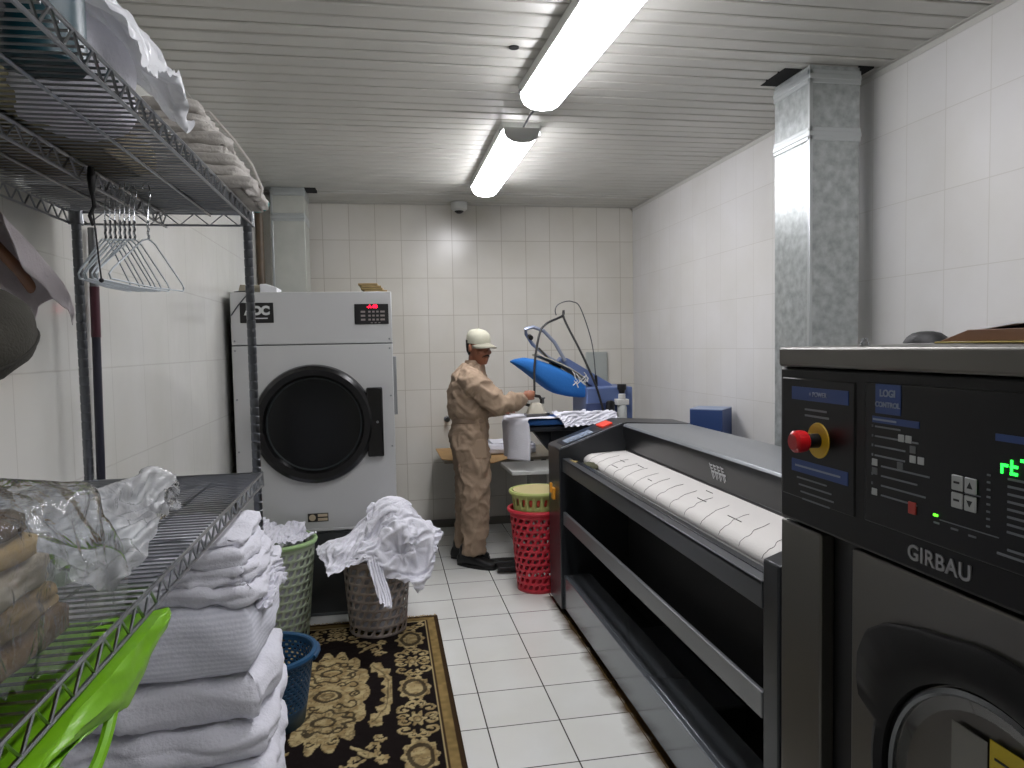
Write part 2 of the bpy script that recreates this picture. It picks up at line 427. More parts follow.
# ------------------------------------------------------------------ ceiling lamps
def lamp(y0, y1, label, glow, rot=0., dx=0.):
    x, w, z = .785, .105, H
    t = thing('ceiling_light', label, 'lamp', (x, (y0+y1)/2, H), 'wraparound ceiling lights')
    b = BM(); prism(b, [(x-.108, H-.002), (x-.108, H-.046), (x-.100, H-.046), (x-.098, H-.03), (x+.098, H-.03), (x+.100, H-.046), (x+.108, H-.046), (x+.108, H-.002)], 'y', y0+.012, y1-.012); put('housing', b, white_p, t, bevel=.001)
    w = .098; pr = [(x-w, H-.035), (x-w*.97, H-.062), (x-w*.82, H-.088), (x-w*.5, H-.106), (x, H-.112), (x+w*.5, H-.106), (x+w*.82, H-.088), (x+w*.97, H-.062), (x+w, H-.035)]
    b = BM(); prism(b, pr, 'y', y0+.012, y1-.012); put('diffuser', b, glow, t, angle=50)
    for ya, yb in ((y0, y0+.0115), (y1-.0115, y1)):
        b = BM(); prism(b, [(p[0]*1.0+(p[0]-x)*.02, p[1]-.002 if p[1] < H-.05 else p[1]+.003) for p in pr], 'y', ya, yb); e = put('end_cap', b, mat('lamp_cap', 'b9bab8', .4), t, bevel=.002)
    for s in (-1, 1):
        for yy in (y0+.05, y1-.05):
            b = BM(); box(b, x+s*.1085, x+s*.116, yy-.012, yy+.012, H-.056, H-.034); put('clip', b, chrome, t, bevel=.002)
    t.rotation_euler = (0, 0, rot); t.location.x += dx
    return t
lamp(1.93, 3.36, 'long glowing ceiling light nearest the camera, cut off by the top of the photo', mat('lamp_diffuser', 'ffffff', .5, emit='fbfaff', estr=LAMP), .038, .006)
lamp(-.02, 1.41, 'third ceiling light of the row, over the near end of the wire shelving', mat('lamp_diffuser', 'ffffff', .5))
lamp(3.87, 5.31, 'smaller looking glowing ceiling light further back, above the steam press', mat('bright_diffuser', 'ffffff', .5, emit='fbfaff', estr=LAMP*1.55), 0, -.012)
b = BM(); tube(b, [(.80, 3.35, H-.03), (.80, 3.5, H-.012), (.79, 3.75, H-.012), (.785, 3.9, H-.03)], .006)
tag(put('power_cable', b, mat('cable_grey', '55565a', .5)), 'short grey cable joining the two ceiling lights', 'cable')
# dome sensor
t = thing('dome_sensor', 'small white dome sensor on the ceiling above the back wall', 'sensor', (.66, 6.06, H-.004))
b = BM(); lathe(b, [(0, -.075), (.045, -.075), (.068, -.06), (.07, -.004), (0, -.004)], (.66, 6.06, H), 24); put('housing', b, white_p, t)
b = BM(); lathe(b, [(0, -.097), (.02, -.094), (.036, -.082), (.04, -.074)], (.66, 6.06, H), 20); put('lens', b, black, t)

# ------------------------------------------------------------------ ducts
def duct(x0, x1, y0, y1, z0, z1, label, seams, gm=None):
    t = thing('ventilation_duct', label, 'duct', ((x0+x1)/2, (y0+y1)/2, z0))
    b = BM(); box(b, x0, x1, y0, y1, z0, z1); put('shell', b, gm or galv, t, bevel=.003)
    for z in seams:
        b = BM(); box(b, x0-.006, x1+.006, y0-.006, y1+.006, z-.012, z+.012)
        box(b, x0-.004, x1+.004, y0-.004, y1+.004, z-.03, z+.03); put('flange', b, mat('flange', 'bfc4c4', .35, .8), t, bevel=.003)
    b = BM(); box(b, x0-.004, x0+.012, y0-.004, y0+.012, z0, z1); put('corner_strip', b, mat('flange', 'bfc4c4', .35, .8), t, bevel=.002)
    return t
duct(1.885, 2.13, 2.93, 3.22, 0, H-.003, 'wide galvanised duct rising behind the dark washer to the ceiling', (H-.05, H-.30))
t2 = duct(-.795, -.555, 5.62, 5.95, 1.915, H-.003, 'narrow galvanised duct above the grey tumble dryer', (H-.22, H-.03), mat('dull_galvanised', 'b4b6ae', .45, .3, var=.06, vscale=10))
b = BM(); tube(b, [(-.855, 5.45, 1.915), (-.857, 5.45, H-.003)], .028, 12)
tag(put('drain_pipe', b, mat('brown_pipe', '4a3b28', .5, var=.3, vscale=8)), 'dark brown vertical pipe between the left wall and the far duct', 'pipe')

# ------------------------------------------------------------------ tumble dryer
dg_m = mat('dryer_grey', 'bfc0c0', .38, .15, bump=.02, bscale=250)
X0, X1, YF, YB, ZT = -.848, .055, 4.28, 5.98, 1.912
t = thing('tumble_dryer', 'tall light grey industrial tumble dryer with a round black door', 'dryer', ((X0+X1)/2, (YF+YB)/2, 0))
b = BM(); box(b, X0, X1, YF+.02, YB, .0, ZT-.002); put('cabinet', b, mat('dryer_side', '6f7376', .45), t, bevel=.004)
b = BM(); box(b, X0+.001, X1-.001, YF, YF+.019, 1.612, ZT); put('upper_panel', b, dg_m, t, bevel=.004)
b = BM(); box(b, X0+.001, X1-.001, YF, YF+.019, .53, 1.606); box(b, X0+.0, X1+.0, YF-.006, YF+.019, .515, .53); put('front_panel', b, dg_m, t, bevel=.003)
b = BM(); box(b, X0+.01, X1-.01, YF+.012, YF+.022, .02, .50); put('lint_panel', b, mat('lint_panel', '3d4042', .5), t, bevel=.003)
dc = (-.405, YF, 1.147); R = .348
dr = BM(); lathe(dr, [(.270, .004), (.272, -.02), (.285, -.040), (.318, -.046), (.338, -.036), (.346, -.012), (.347, .002)], dc, 64, 'y', caps=False)
d = put('door', dr, mat('door_black', '0a0a0b', .22), t)
b = BM(); lathe(b, [(0, -.006), (.15, -.0058), (.2715, -.004), (.2715, .004)], dc, 48, 'y'); put('door_glass', b, mat('door_glass', '0b0d0e', .16, spec=.35), d)
b = BM(); lathe(b, [(.262, -.005), (.266, -.012), (.272, -.012), (.274, -.006)], dc, 64, 'y', caps=False); put('gasket', b, mat('gasket', '1d2426', .5), d)
b = BM(); box(b, -.105, -.012, YF-.040, YF-.001, .945, 1.352); h = put('handle', b, mat('door_black', '0a0a0b', .22), d, bevel=.008)
b = BM(); lathe(b, [(0, -.047), (.006, -.046), (.008, -.041)], (-.045, YF, 1.15), 10, 'y'); put('bolt', b, steel, h)
pn = BM(); box(pn, -.160, .036, YF-.006, YF-.0005, 1.722, 1.840); p = put('control_panel', pn, black, t, bevel=.004)
b = BM(); text_bm(b, '-A-88', .026, MY(-.058, YF-.0075, 1.824), bold=.001); put('display', b, mat('led_red', 'ff1030', .5, emit='ff1236', estr=3.5), p)
b = BM()
for r in range(3):
    for c in range(5):
        w = .026 if c in (0, 4) else .014; x = -.105 + (0, .031, .054, .077, .106)[c] - (.006 if c == 0 else 0)
        box(b, x-w/2, x+w/2, YF-.0075, YF-.0055, 1.795-.023*r-.006, 1.795-.023*r+.005)
for c in range(3): box(b, -.068+.022*c, -.056+.022*c, YF-.0075, YF-.0055, 1.727, 1.732)
put('keypad', b, mat('keypad', '8c8484', .6), p)
b = BM(); box(b, -.795, -.612, YF-.005, YF-.0005, 1.737, 1.852); p = put('name_plate', b, black, t, bevel=.004)
b = BM(); text_bm(b, 'ADC', .066, MY(-.700, YF-.006, 1.805), bold=.004, spacing=.9); box(b, -.725, -.645, YF-.006, YF-.0048, 1.760, 1.766); put('lettering', b, mat('logo_white', 'c6c8c8', .5), p)
b = BM(); box(b, -.462, -.345, YF-.0028, YF-.0005, .572, .622); p = put('warning_label', b, mat('label_black', '1a1512', .5), t)
b = BM(); box(b, -.405, -.350, YF-.0036, YF-.0026, .601, .617); box(b, -.405, -.350, YF-.0036, YF-.0026, .577, .593)
lathe(b, [(.0, -.0034), (.019, -.0034), (.019, -.0026)], (-.436, YF, .597), 20, 'y'); put('symbol', b, mat('label_cream', 'b9aa90', .6), p)
for z in (.66, 1.0, 1.3, 1.58, 1.635): 
    for x in (X0+.018, X1-.018): b = BM(); lathe(b, [(0, -.003), (.005, -.003), (.006, .0)], (x, YF, z), 10, 'y'); put('screw', b, steel, t)
b = BM(); box(b, X1, X1+.022, 4.45, 4.49, 1.17, 1.53); put('side_hinge', b, mat('hinge', '9a9c9c', .4, .6), t, bevel=.004)
# stack of tan files on the dryer's right top
t0 = []
for k in range(4):
    b = BM(); box(b, -.105+.003*k, .028-.004*k, 4.33, 4.53, 0, .0115)
    a = (.05, -.06, .03, -.04)[k]
    bmesh.ops.transform(b, matrix=Matrix.Translation((-.012*k-.0, 0, 1.9135+.0135*k)) @ Matrix.Translation((-.04, 4.43, 0)) @ Matrix.Rotation(a, 4, 'Z') @ Matrix.Translation((.04, -4.43, 0)), verts=b.verts[:])
    w = ('bottom', 'second from bottom', 'third from bottom', 'topmost')[k]
    tag(put('tan_tile_board', b, mat('tan_board', '9a8458', .8, var=.15, vscale=20), bevel=.0015), 'flat tan board above the red display, %s in its pile' % w, 'board', 'tan boards on the dryer')
b = BM(); prism(b, [(-.83, 1.9135), (-.70, 1.9135), (-.70, 1.965), (-.815, 1.968)], 'y', 4.42, 4.66); o = tag(put('cardboard_box', b, mat('greybox', 'a09a88', .8), bevel=.003), 'small greyish box on the left end of the dryer top', 'box')
b = BM(); prism(b, [(-.695, 1.9135), (-.60, 1.9135), (-.60, 1.945), (-.66, 1.966), (-.695, 1.965)], 'y', 4.36, 4.55); tag(put('white_carton', b, paper, bevel=.004), 'small white carton on the dryer top beside the shelf post', 'carton')
b = BM(); tube(b, [(-.843, 4.275, 1.78), (-.80, 4.272, 1.84), (-.745, 4.272, 1.905), (-.75, 4.285, 1.9185), (-.80, 4.31, 1.9185), (-.835, 4.35, 1.9185)], .0035)
tag(put('thin_wire', b, mat('wire_dark', '3a3d42', .4)), 'thin dark wire hanging over the upper left corner of the dryer', 'wire')
b = BM(); box(b, .105, .135, D-.02, D, 1.16, 1.52); 
# ------------------------------------------------------------------ back wall fittings
b.free()
t = thing('wall_panel', 'grey flat electrical panel cover on the back wall behind the press', 'panel', (1.886, D-.02, 1.06))
b = BM(); box(b, 1.786, 1.988, D-.035, D-.001, 1.07, 1.51); put('cover', b, mat('panel_grey', 'a3a8a4', .4), t, bevel=.012, seg=3)
b = BM(); box(b, 1.80, 1.974, D-.039, D-.0352, 1.085, 1.495); put('door', b, mat('panel_grey', 'a3a8a4', .4), t, bevel=.006)
b0 = BM(); t = thing('water_tap', 'small metal tap stub on the back wall behind the person', 'tap', (.53, D-.03, .95))
b = BM(); lathe(b, [(.028, 0), (.028, -.008), (.012, -.012), (.012, -.05), (0, -.05)], (.53, D-.001, .952), 16, 'y'); put('spout', b, chrome, t)
b = BM(); lathe(b, [(0, -.071), (.018, -.07), (.022, -.062), (.018, -.052), (.0, -.051)], (.53, D, .952), 16, 'y'); put('knob', b, mat('dull_steel', '5a5c5c', .4, .8), t)
# ------------------------------------------------------------------ flatwork ironer (long, front faces the aisle)
t = thing('flatwork_ironer', 'long dark grey flatwork ironer with a white padded roller, along the right wall', 'ironer', (1.4, 2.98, 0))
YA, YN = 4.0, 1.78
prof = [(.985, .03), (.985, .972), (1.0, .982), (1.368, 1.112), (1.395, 1.118), (1.80, 1.095), (1.80, .03)]
b = BM(); prism(b, prof, 'y', YA, YA+.28); e = put('end_cabinet', b, dark_steel, t, bevel=.006)
def slope(u, v, h=.002):       # point on the sloping console: u across x 0..1, v along y
    return (1.0+.368*u-.33*h, YA+.28*v, .982+.13*u+.94*h)
def onslope(bm, u0, u1, v0, v1, h0, h1):
    P = [V(slope(u, v, h)) for h in (h0, h1) for v in (v0, v1) for u in (u0, u1)]
    vs = [bm.verts.new(p) for p in P]
    for f in ((0, 2, 3, 1), (4, 5, 7, 6), (0, 1, 5, 4), (2, 6, 7, 3), (0, 4, 6, 2), (1, 3, 7, 5)): bm.faces.new([vs[i] for i in f])
b = BM(); onslope(b, .06, .70, .12, .72, .0005, .003); c = put('console', b, black, e)
b = BM(); onslope(b, .13, .58, .20, .62, .003, .0042); put('display', b, mat('lcd_grey', '8f98a4', .25), c)
b = BM()
for i in range(5): onslope(b, .16+.08*i, .20+.08*i, .26, .36, .0042, .005)
put('print', b, mat('lcd_dark', '4a525c', .4), c)
b = BM(); onslope(b, .74, .92, .30, .75, .0005, .012); put('stop_button', b, mat('stop_red', 'd0402c', .4, emit='ff3a22', estr=.25), e, bevel=.004)
b = BM(); onslope(b, .0, 1.0, .0, .018, .0005, .004); put('edge_strip', b, mat('bright_edge', 'b8bcc4', .3, .8), e)
b = BM(); prism(b, [(1.006, .03), (1.006, .985)]+prof[3:], 'y', YN-.08, YN-.001); put('end_cabinet', b, dark_steel, t, bevel=.006)
b = BM(); box(b, 1.003, 1.03, YN, YA, .845, .921); box(b, 1.003, 1.05, YN, YA, .909, .923); put('front_rail', b, dark_steel2, t, bevel=.003)
b = BM(); prism(b, [(1.04, .926), (1.045, .908), (1.125, .885), (1.135, .895), (1.06, .93)], 'y', YN, YA-.16); put('feed_tray', b, mat('tray_blue_black', '22262c', .22, .3), t, bevel=.002)
b = BM(); box(b, 1.003, 1.02, YN, YA, .533, .609); put('middle_bar', b, mat('bar_grey', '6e7072', .32, .5), t, bevel=.004)
b = BM(); box(b, 1.0, 1.02, YN, YA-.005, .045, .236); box(b, 1.02, 1.16, YN, YA-.005, .222, .236); put('lower_panel', b, mat('lower_panel', '70757a', .16, .6), t, bevel=.003)
b = BM(); box(b, 1.40, 1.79, YN, YA, .05, .93); box(b, 1.02, 1.40, YN, YA, .03, .05); put('inner_housing', b, blackm, t)
b = BM(); box(b, 1.16, 1.32, 2.45, 3.25, .05, .20); put('motor_tray', b, mat('motor_tray', '23262a', .4), t, bevel=.01)
b = BM(); box(b, 1.03, 1.06, YN, YA, .02, .045); put('plinth', b, mat('rusty_base', '3a2a1a', .8, var=.4, vscale=12), t)
# padded roller with thin tape lines
b = BM(); bp = [(1.135, .885), (1.130, .905), (1.137, .922), (1.155, .936), (1.18, .943), (1.26, .948), (1.40, .952), (1.41, .90)]
NY = 90; rows = []
for j in range(NY+1):
    y = YN+.001 + (YA-.002-YN)*j/NY
    rows.append([b.verts.new((x, y, z + .0012*noise.noise(V((x*9, y*8, 0))))) for x, z in bp])
for j in range(NY):
    for i in range(len(bp)-1): b.faces.new((rows[j][i], rows[j+1][i], rows[j+1][i+1], rows[j][i+1]))
r = put('padded_roller', b, mat('roller_cloth', 'cdcac6', .85, bump=.2, bscale=150), t, angle=60)
b = BM()
def onroll(u):     # height of the roller top at x
    for (xa, za), (xb, zb) in zip(bp[1:], bp[2:]):
        if xa <= u <= xb: return za + (zb-za)*(u-xa)/(xb-xa)
    return .95
for k in range(15):
    y = 1.86 + k*.145; sk = .10
    pts = []
    for i in range(22):
        x = 1.131 + .0058*i + (.0 if i < 14 else .006*(i-14)); pts.append((x, y + (.0 if i < 6 else sk*((i-6)/16)**1.2) + .01*noise.noise(V((k, i*.2, 0))), onroll(x)+.0014))
    tube(b, pts, .0008, 5)
for (x, y, l) in ((1.22, 2.3, .10), (1.30, 2.05, .12), (1.24, 2.62, .08), (1.17, 3.5, .09), (1.28, 3.42, .08), (1.25, 3.62, .07), (1.33, 2.75, .06), (1.2, 3.1, .05), (1.34, 1.95, .1)):
    tube(b, [(x+.0*i, y+l*i/4, onroll(x)+.0016) for i in range(5)], .0016, 5)
put('guide_tapes', b, mat('tape_dark', '3b3733', .7), r)
# hood above the roller
b = BM(); prism(b, [(1.372, 1.066), (1.372, 1.098), (1.380, 1.108), (1.40, 1.112), (1.79, 1.093), (1.79, .955), (1.415, .955), (1.415, 1.066)], 'y', YN, YA); hd = put('hood', b, mat('hood_grey', '84888c', .30, .40, bump=.02, bscale=150), t, bevel=.003)
b = BM(); prism(b, [(1.373, 1.097), (1.3705, 1.097), (1.3705, 1.052), (1.39, .985), (1.3885, .957), (1.4145, .957), (1.4145, 1.065), (1.373, 1.065)], 'y', YN, YA); put('nip_cover', b, mat('hood_black', '141516', .28), hd, bevel=.002)
b = BM(); tube(b, [(1.392, YN, .957), (1.392, YA, .957)], .008, 8); put('finger_guard', b, black, hd)
def MXs(x, y, z, tilt): return Matrix.Translation((x, y, z)) @ Matrix.Rotation(tilt, 4, 'Y') @ MX(0, 0, 0)
b = BM()           # maker's mark: four comb-like strokes over four tails
M = MXs(1.3755, 2.80, 1.025, -.28)
for i in range(4):
    x = -.052+.034*i
    for (a, c, d, e2) in ((x, .004, .003, .034), (x, .028, .022, .006), (x, .014, .020, .005), (x, -.003, .027, .009), (x-.002, -.034, .005, .034), (x+.012, -.026, .004, .022)):
        box(b, a, a+d, c, c+e2, 0, .0015, M)
put('maker_mark', b, mat('logo_silver', 'c8cacc', .4), hd)
# yellow latch on the front corner, far end
b = BM(); box(b, .968, .985, 4.10, 4.15, .66, .73); box(b, .955, .97, 4.115, 4.135, .70, .76); put('latch', b, mat('latch_yellow', 'd9942a', .5), e, bevel=.004)
# scraps lying in the feed tray
b = BM(); box(b, 0, .06, 0, .10, 0, .003); bmesh.ops.transform(b, matrix=Matrix.Translation((1.045, 3.80, .920)) @ Matrix.Rotation(.22, 4, 'Y') @ Matrix.Rotation(.2, 4, 'Z'), verts=b.verts[:])
tag(put('paper_scrap', b, mat('scrap', 'c3ab6c', .8)), 'crumpled yellowish paper scrap in the feed tray of the ironer', 'paper')
b = BM(); ico(b, (1.095, 3.74, .912), (.035, .055, .018), 3); folds(b, .008, 30, 3); tag(put('cloth_rag', b, mat('rag_olive', '4a4a36', .9)), 'small olive rag tucked in the feed tray beside the paper scrap', 'rag')

# ------------------------------------------------------------------ washer extractor, front right
XW = .76
t = thing('washer_extractor', 'large dark washer extractor in the right corner with a black control panel', 'washing machine', (1.2, .78, 0))
w_st = mat('washer_steel', '6a6863', .32, .85, bump=.03, bscale=60, stretch=(1, 1, 10)); w_dk = mat('washer_dark', '1b1b1c', .4)
b = BM(); box(b, XW+.03, 1.66, .29, 1.272, .02, 1.50); put('cabinet', b, w_dk, t, bevel=.006)
b = BM(); box(b, XW-.004, 1.66, .28, 1.279, 1.53, 1.568); put('top_cover', b, w_st, t, bevel=.006)
b = BM(); box(b, XW+.0005, XW+.06, .283, 1.2785, 1.236, 1.529); cp = put('control_panel', b, mat('panel_black', '090909', .4, spec=.3), t, bevel=.006)
b = BM(); box(b, XW-.002, XW+.004, 1.05, 1.268, 1.285, 1.510); p1 = put('emergency_panel', b, mat('bezel_black', '060607', .32, spec=.3), cp, bevel=.006)
b = BM(); box(b, XW-.002, XW+.004, .42, 1.026, 1.287, 1.512); p2 = put('program_panel', b, mat('bezel_black', '060607', .32, spec=.3), cp, bevel=.006)
b = BM(); box(b, XW+.001, XW+.03, 1.147, 1.276, .02, 1.232); put('corner_post', b, w_st, t, bevel=.004)
b = BM(); box(b, XW+.001, XW+.03, .30, 1.060, .02, 1.232); put('front_panel', b, w_st, t, bevel=.004)
def strip(bm, y0, y1, z0, z1, h=.0012):
    if isinstance(bm, tuple):
        b_ = BM(); box(b_, XW-.002-h, XW-.002, y1, y0, z0, z1); put(bm[0], b_, bm[1], cp, bevel=(.0015 if 'key' in bm[0] else 0))
    else: box(bm, XW-.002-h, XW-.002, y1, y0, z0, z1)
b = ('blue_field', mat('field_blue', '2a4580', .45)); strip(b, 1.232, 1.066, 1.470, 1.494); strip(b, 1.232, 1.066, 1.335, 1.358)
strip(b, .999, .944, 1.464, 1.510); strip(b, 1.006, .906, 1.449, 1.459); strip(b, .775, .60, 1.449, 1.458)
pl_ = mat('print_light', '8d97ad', .6)
for tx, sz, yy, zz, bo in (('LOGI', .015, .9715, 1.4955, .0004), ('CONTROL', .0112, .9715, 1.478, .0003), ('+ POWER', .012, 1.150, 1.482, 0)):
    b = BM(); text_bm(b, tx, sz, MX(XW-.0038, yy, zz), bold=bo); put('lettering', b, pl_, cp)
b = ('print_line', pl_); strip(b, 1.22, 1.085, 1.345, 1.3485, .0018); strip(b, 1.004, .952, 1.4525, 1.4555, .0018)
b = ('print_line', mat('print_dim', '7c7f84', .7)); rr = random.Random(3)
for k in range(2): strip(b, 1.19, 1.19-rr.uniform(.06, .08), 1.452-.011*k, 1.4555-.011*k)
for k in range(4): strip(b, 1.215-.006*k, 1.215-.006*k-rr.uniform(.08, .11), 1.323-.0125*k, 1.3258-.0125*k)
for k in range(8):
    z = 1.441-.0152*k; strip(b, 1.007, 1.0045, z, z+.004); strip(b, .985 if k > 3 else 1.0, (.985 if k > 3 else 1.0)-rr.uniform(.055, .10), z+.0005, z+.003)
for k in range(8): strip(b, .787, .782, 1.402-.0095*k, 1.4045-.0095*k)
for k in range(8): strip(b, .756, .756-rr.uniform(.04, .09), 1.402-.0095*k, 1.4048-.0095*k)
strip(b, .865, .768, 1.3255, 1.3268); strip(b, .822, .797, 1.372, 1.3733); strip(b, .845, .833, 1.318, 1.3205); strip(b, .815, .803, 1.316, 1.3185); strip(b, .876, .866, 1.319, 1.3215)
strip(b, .755, .70, 1.313, 1.316); strip(b, .77, .70, 1.305, 1.308)
b = ('key', mat('key_grey', 'b4b6b6', .5))
for (y, z) in ((.942, 1.431), (.927, 1.431), (.918, 1.403), (.902, 1.403), (1.0, 1.386), (1.0, 1.339)): strip(b, y+.006, y-.006, z-.0055, z+.0055, .0016)
for (y, z) in ((.834, 1.384), (.812, 1.384), (.834, 1.360), (.812, 1.360)): strip(b, y+.0095, y-.0095, z-.0105, z+.0105, .003)
b = ('dim_key', mat('key_dim', '66686a', .5))
for (y, z) in ((.918, 1.417), (.944, 1.389), (1.0, 1.372)): strip(b, y+.006, y-.006, z-.0055, z+.0055, .0014)
for M, s in ((MX(XW-.0052, .812, 1.384), 1), (MX(XW-.0052, .812, 1.360), -1)):
    b = BM(); vs = [b.verts.new(M @ V(p)) for p in ((-.005, -.004*s, 0), (.005, -.004*s, 0), (0, .005*s, 0))]; b.faces.new(vs); put('arrow_symbol', b, black, cp)
b = ('print_line', black); strip(b, .839, .829, 1.383, 1.386, .0033); strip(b, .839, .829, 1.359, 1.362, .0033)
b = BM(); strip(b, .925, .910, 1.322, 1.340, .0025); put('red_key', b, mat('key_red', 'b03a30', .5), cp, bevel=.001)
b = BM(); strip(b, .876, .869, 1.3295, 1.3325, .002); put('status_light', b, mat('led_green', '60ff30', .5, emit='5cff2a', estr=3), cp)
b = BM()
def seg7(bm, y, z, s, on, w=.010, h=.018, th=.0028):
    S = {'a': (0, h, w, th), 'g': (0, h/2, w, th), 'd': (0, 0, w, th), 'f': (0, h/2, th, h/2), 'b': (w-th, h/2, th, h/2), 'e': (0, 0, th, h/2), 'c': (w-th, 0, th, h/2)}
    for k in on:
        x0, z0, dx, dz = S[k]; dz2 = dz+.0008; box(bm, XW-.0038, XW-.0026, y-x0-dx, y-x0, z+z0, z+z0+dz2)
seg7(b, .766, 1.409, 1, 'eg'); seg7(b, .752, 1.409, 1, 'defg'); seg7(b, .738, 1.409, 1, 'ac'); seg7(b, .724, 1.409, 1, 'defg')
put('green_display', b, mat('led_green2', '30ff50', .5, emit='28ff48', estr=3.0), cp)
# emergency stop
es = BM(); lathe(es, [(.0, -.0025), (.031, -.0025), (.032, -.0005), (.032, 0)], (XW-.002, 1.149, 1.401), 28, 'x'); e = put('emergency_ring', es, mat('estop_yellow', 'c9a21c', .5), p1)
b = BM(); lathe(b, [(.013, 0), (.013, -.03), (.0, -.03)], (XW-.0045, 1.149, 1.401), 20, 'x'); put('stem', b, black, e)
b = BM(); lathe(b, [(.0, -.050), (.014, -.049), (.0195, -.044), (.020, -.036), (.0185, -.025), (.014, -.021), (0, -.021)], (XW-.0045, 1.149, 1.401), 28, 'x'); put('stop_button', b, mat('estop_red', 'b3151a', .3), e)
# nameplate lettering below the panel
b = BM(); text_bm(b, 'GIRBAU', .0315, MX(XW-.0005, .870, 1.2635), bold=.0007, depth=.001, spacing=1.08); put('name_lettering', b, mat('name_silver', '9c9c9c', .35, .6), cp)
# door: frame with a handle wing on the upper left, glass, labels
CY, CZ = .772, .925
def arc(r, a0, a1, n): return [(CY+r*math.cos(math.radians(a0+(a1-a0)*i/n)), CZ+r*math.sin(math.radians(a0+(a1-a0)*i/n))) for i in range(n+1)]
outer = arc(.249, -170, 60, 40)[0:0]
top = arc(.250, 78, 180-10, 20)              # from near the top round to the -y side
wing = [(1.024, 1.001), (1.031, 1.03), (1.028, 1.075), (1.008, 1.115), (.965, 1.142), (.90, 1.158), (.83, 1.168)]
low = arc(.222, 190, 376, 36)
poly = wing + [p for p in arc(.250, 78, 170, 20)] + [p for p in low] + [(.985, .999)]
b = BM()
inner = arc(.185, 0, 360, 72)[:-1]
def ray_r(a):
    best = .2
    for (p, q) in zip(poly, poly[1:]+poly[:1]):
        # intersect ray from centre
        dx, dz = math.cos(a), math.sin(a); ex, ez = q[0]-p[0], q[1]-p[1]; px, pz = p[0]-CY, p[1]-CZ
        den = dx*ez-dz*ex
        if abs(den) < 1e-9: continue
        tt = (px*ez-pz*ex)/den; ss = (px*dz-pz*dx)/den
        if -1e-6 <= ss <= 1+1e-6 and tt > 0: best = max(best, tt)
    return best
N = 144; R0 = [ray_r(2*PI*i/N) for i in range(N)]; rings = []
for (f, rr_, x) in ((1, 0, .001), (1, 0, -.010), (1, -.006, -.015), (0, .206, -.019), (0, .192, -.014), (0, .187, .006)):
    rings.append([b.verts.new((XW+x, CY+((R0[i] if f else 0)+rr_)*math.cos(2*PI*i/N), CZ+((R0[i] if f else 0)+rr_)*math.sin(2*PI*i/N))) for i in range(N)])
for A, B_ in zip(rings, rings[1:]):
    for i in range(N): b.faces.new((A[i], A[(i+1) % N], B_[(i+1) % N], B_[i]))
d = put('door', b, mat('door_frame', '060606', .5, spec=.25), t, angle=40)
b = BM(); lathe(b, [(.1865, .004), (.1865, -.009), (.180, -.012), (.176, -.008), (.176, .004)], (XW, CY, CZ), 64, 'x', caps=False); put('door_rim', b, mat('rim_steel', '6a6c6e', .25, 1.), d)
gm = bpy.data.materials.new('porthole_glass'); gm.use_nodes = True; nt = gm.node_tree; gb = nt.nodes['Principled BSDF']
gb.inputs['Base Color'].default_value = (.9, .92, .92, 1); gb.inputs['Transmission Weight'].default_value = 1; gb.inputs['Roughness'].default_value = .02
b = BM(); lathe(b, [(0, .012), (.10, .010), (.176, -.002), (.176, .004), (.10, .016), (0, .018)], (XW, CY, CZ), 48, 'x'); g = put('door_glass', b, gm, d)
b = BM(); lathe(b, [(.0, .0288), (.17, .0288), (.17, .0275), (0, .0275)], (XW, CY, CZ), 48, 'x'); put('drum', b, mat('drum_grey', '5b5b56', .5, .4, var=.45, vscale=16), d)
b = BM(); box(b, XW-.0065, XW-.005, .70, .772, .98, 1.063); put('yellow_label', b, mat('label_yellow', 'c8b018', .5), d)
b = BM(); box(b, XW-.0062, XW-.005, .776, .835, .97, 1.056); put('white_label', b, mat('label_white', '7c7a74', .6), d)
b = BM()
for k in range(5): box(b, XW-.0075, XW-.0066, .71, .764, 1.04-.013*k, 1.043-.013*k)
put('label_print', b, black, d)
for yy in (.34, 1.22):
    for xx in (.84, 1.58):
        b = BM(); lathe(b, [(.03, 0), (.03, .008), (.014, .012), (.014, .03)], (xx, yy, 0), 14); put('foot', b, blackm, t)
# things on the washer's top
b = BM(); lathe(b, [(.0, .024), (.012, .0235), (.026, .020), (.036, .012), (.042, .002), (.0425, 0), (0, 0)], (1.08, 1.275, 1.5695), 32); tag(put('black_knob_cap', b, blackm), 'black domed plastic cap on top of the dark washer', 'cap')
b = BM(); box(b, 1.25, 1.60, .95, 1.26, 1.5692, 1.5735); tag(put('metal_sheet', b, mat('sheet_grey', '8c8c86', .5), bevel=.001), 'thin grey sheet lying flat on the washer top behind the cap', 'sheet')
t2 = thing('clipboard', 'brown wooden clipboard on the right end of the washer top', 'clipboard', (1.05, 1.0, 1.569))
b = BM(); prism(b, [(1.150, 1.5692), (1.150, 1.5725), (.60, 1.5725), (.60, 1.5692)], 'x', .99, 1.26); put('board', b, mat('board_edge', '8a7a3a', .7), t2, bevel=.001)
b = BM(); prism(b, [(1.148, 1.573), (1.142, 1.5755), (1.085, 1.5925), (.60, 1.5925), (.60, 1.573)], 'x', 1.0, 1.25); put('cover', b, mat('cover_brown', '6a4a34', .6), t2, bevel=.001)
b = BM(); prism(b, [(1.088, 1.5930), (1.0, 1.6035), (.60, 1.6075), (.60, 1.6050), (1.0, 1.6005), (1.06, 1.5930)], 'x', 1.01, 1.22)
tag(put('paper_sheets', b, paper), 'white paper sheets lying on the clipboard', 'paper')
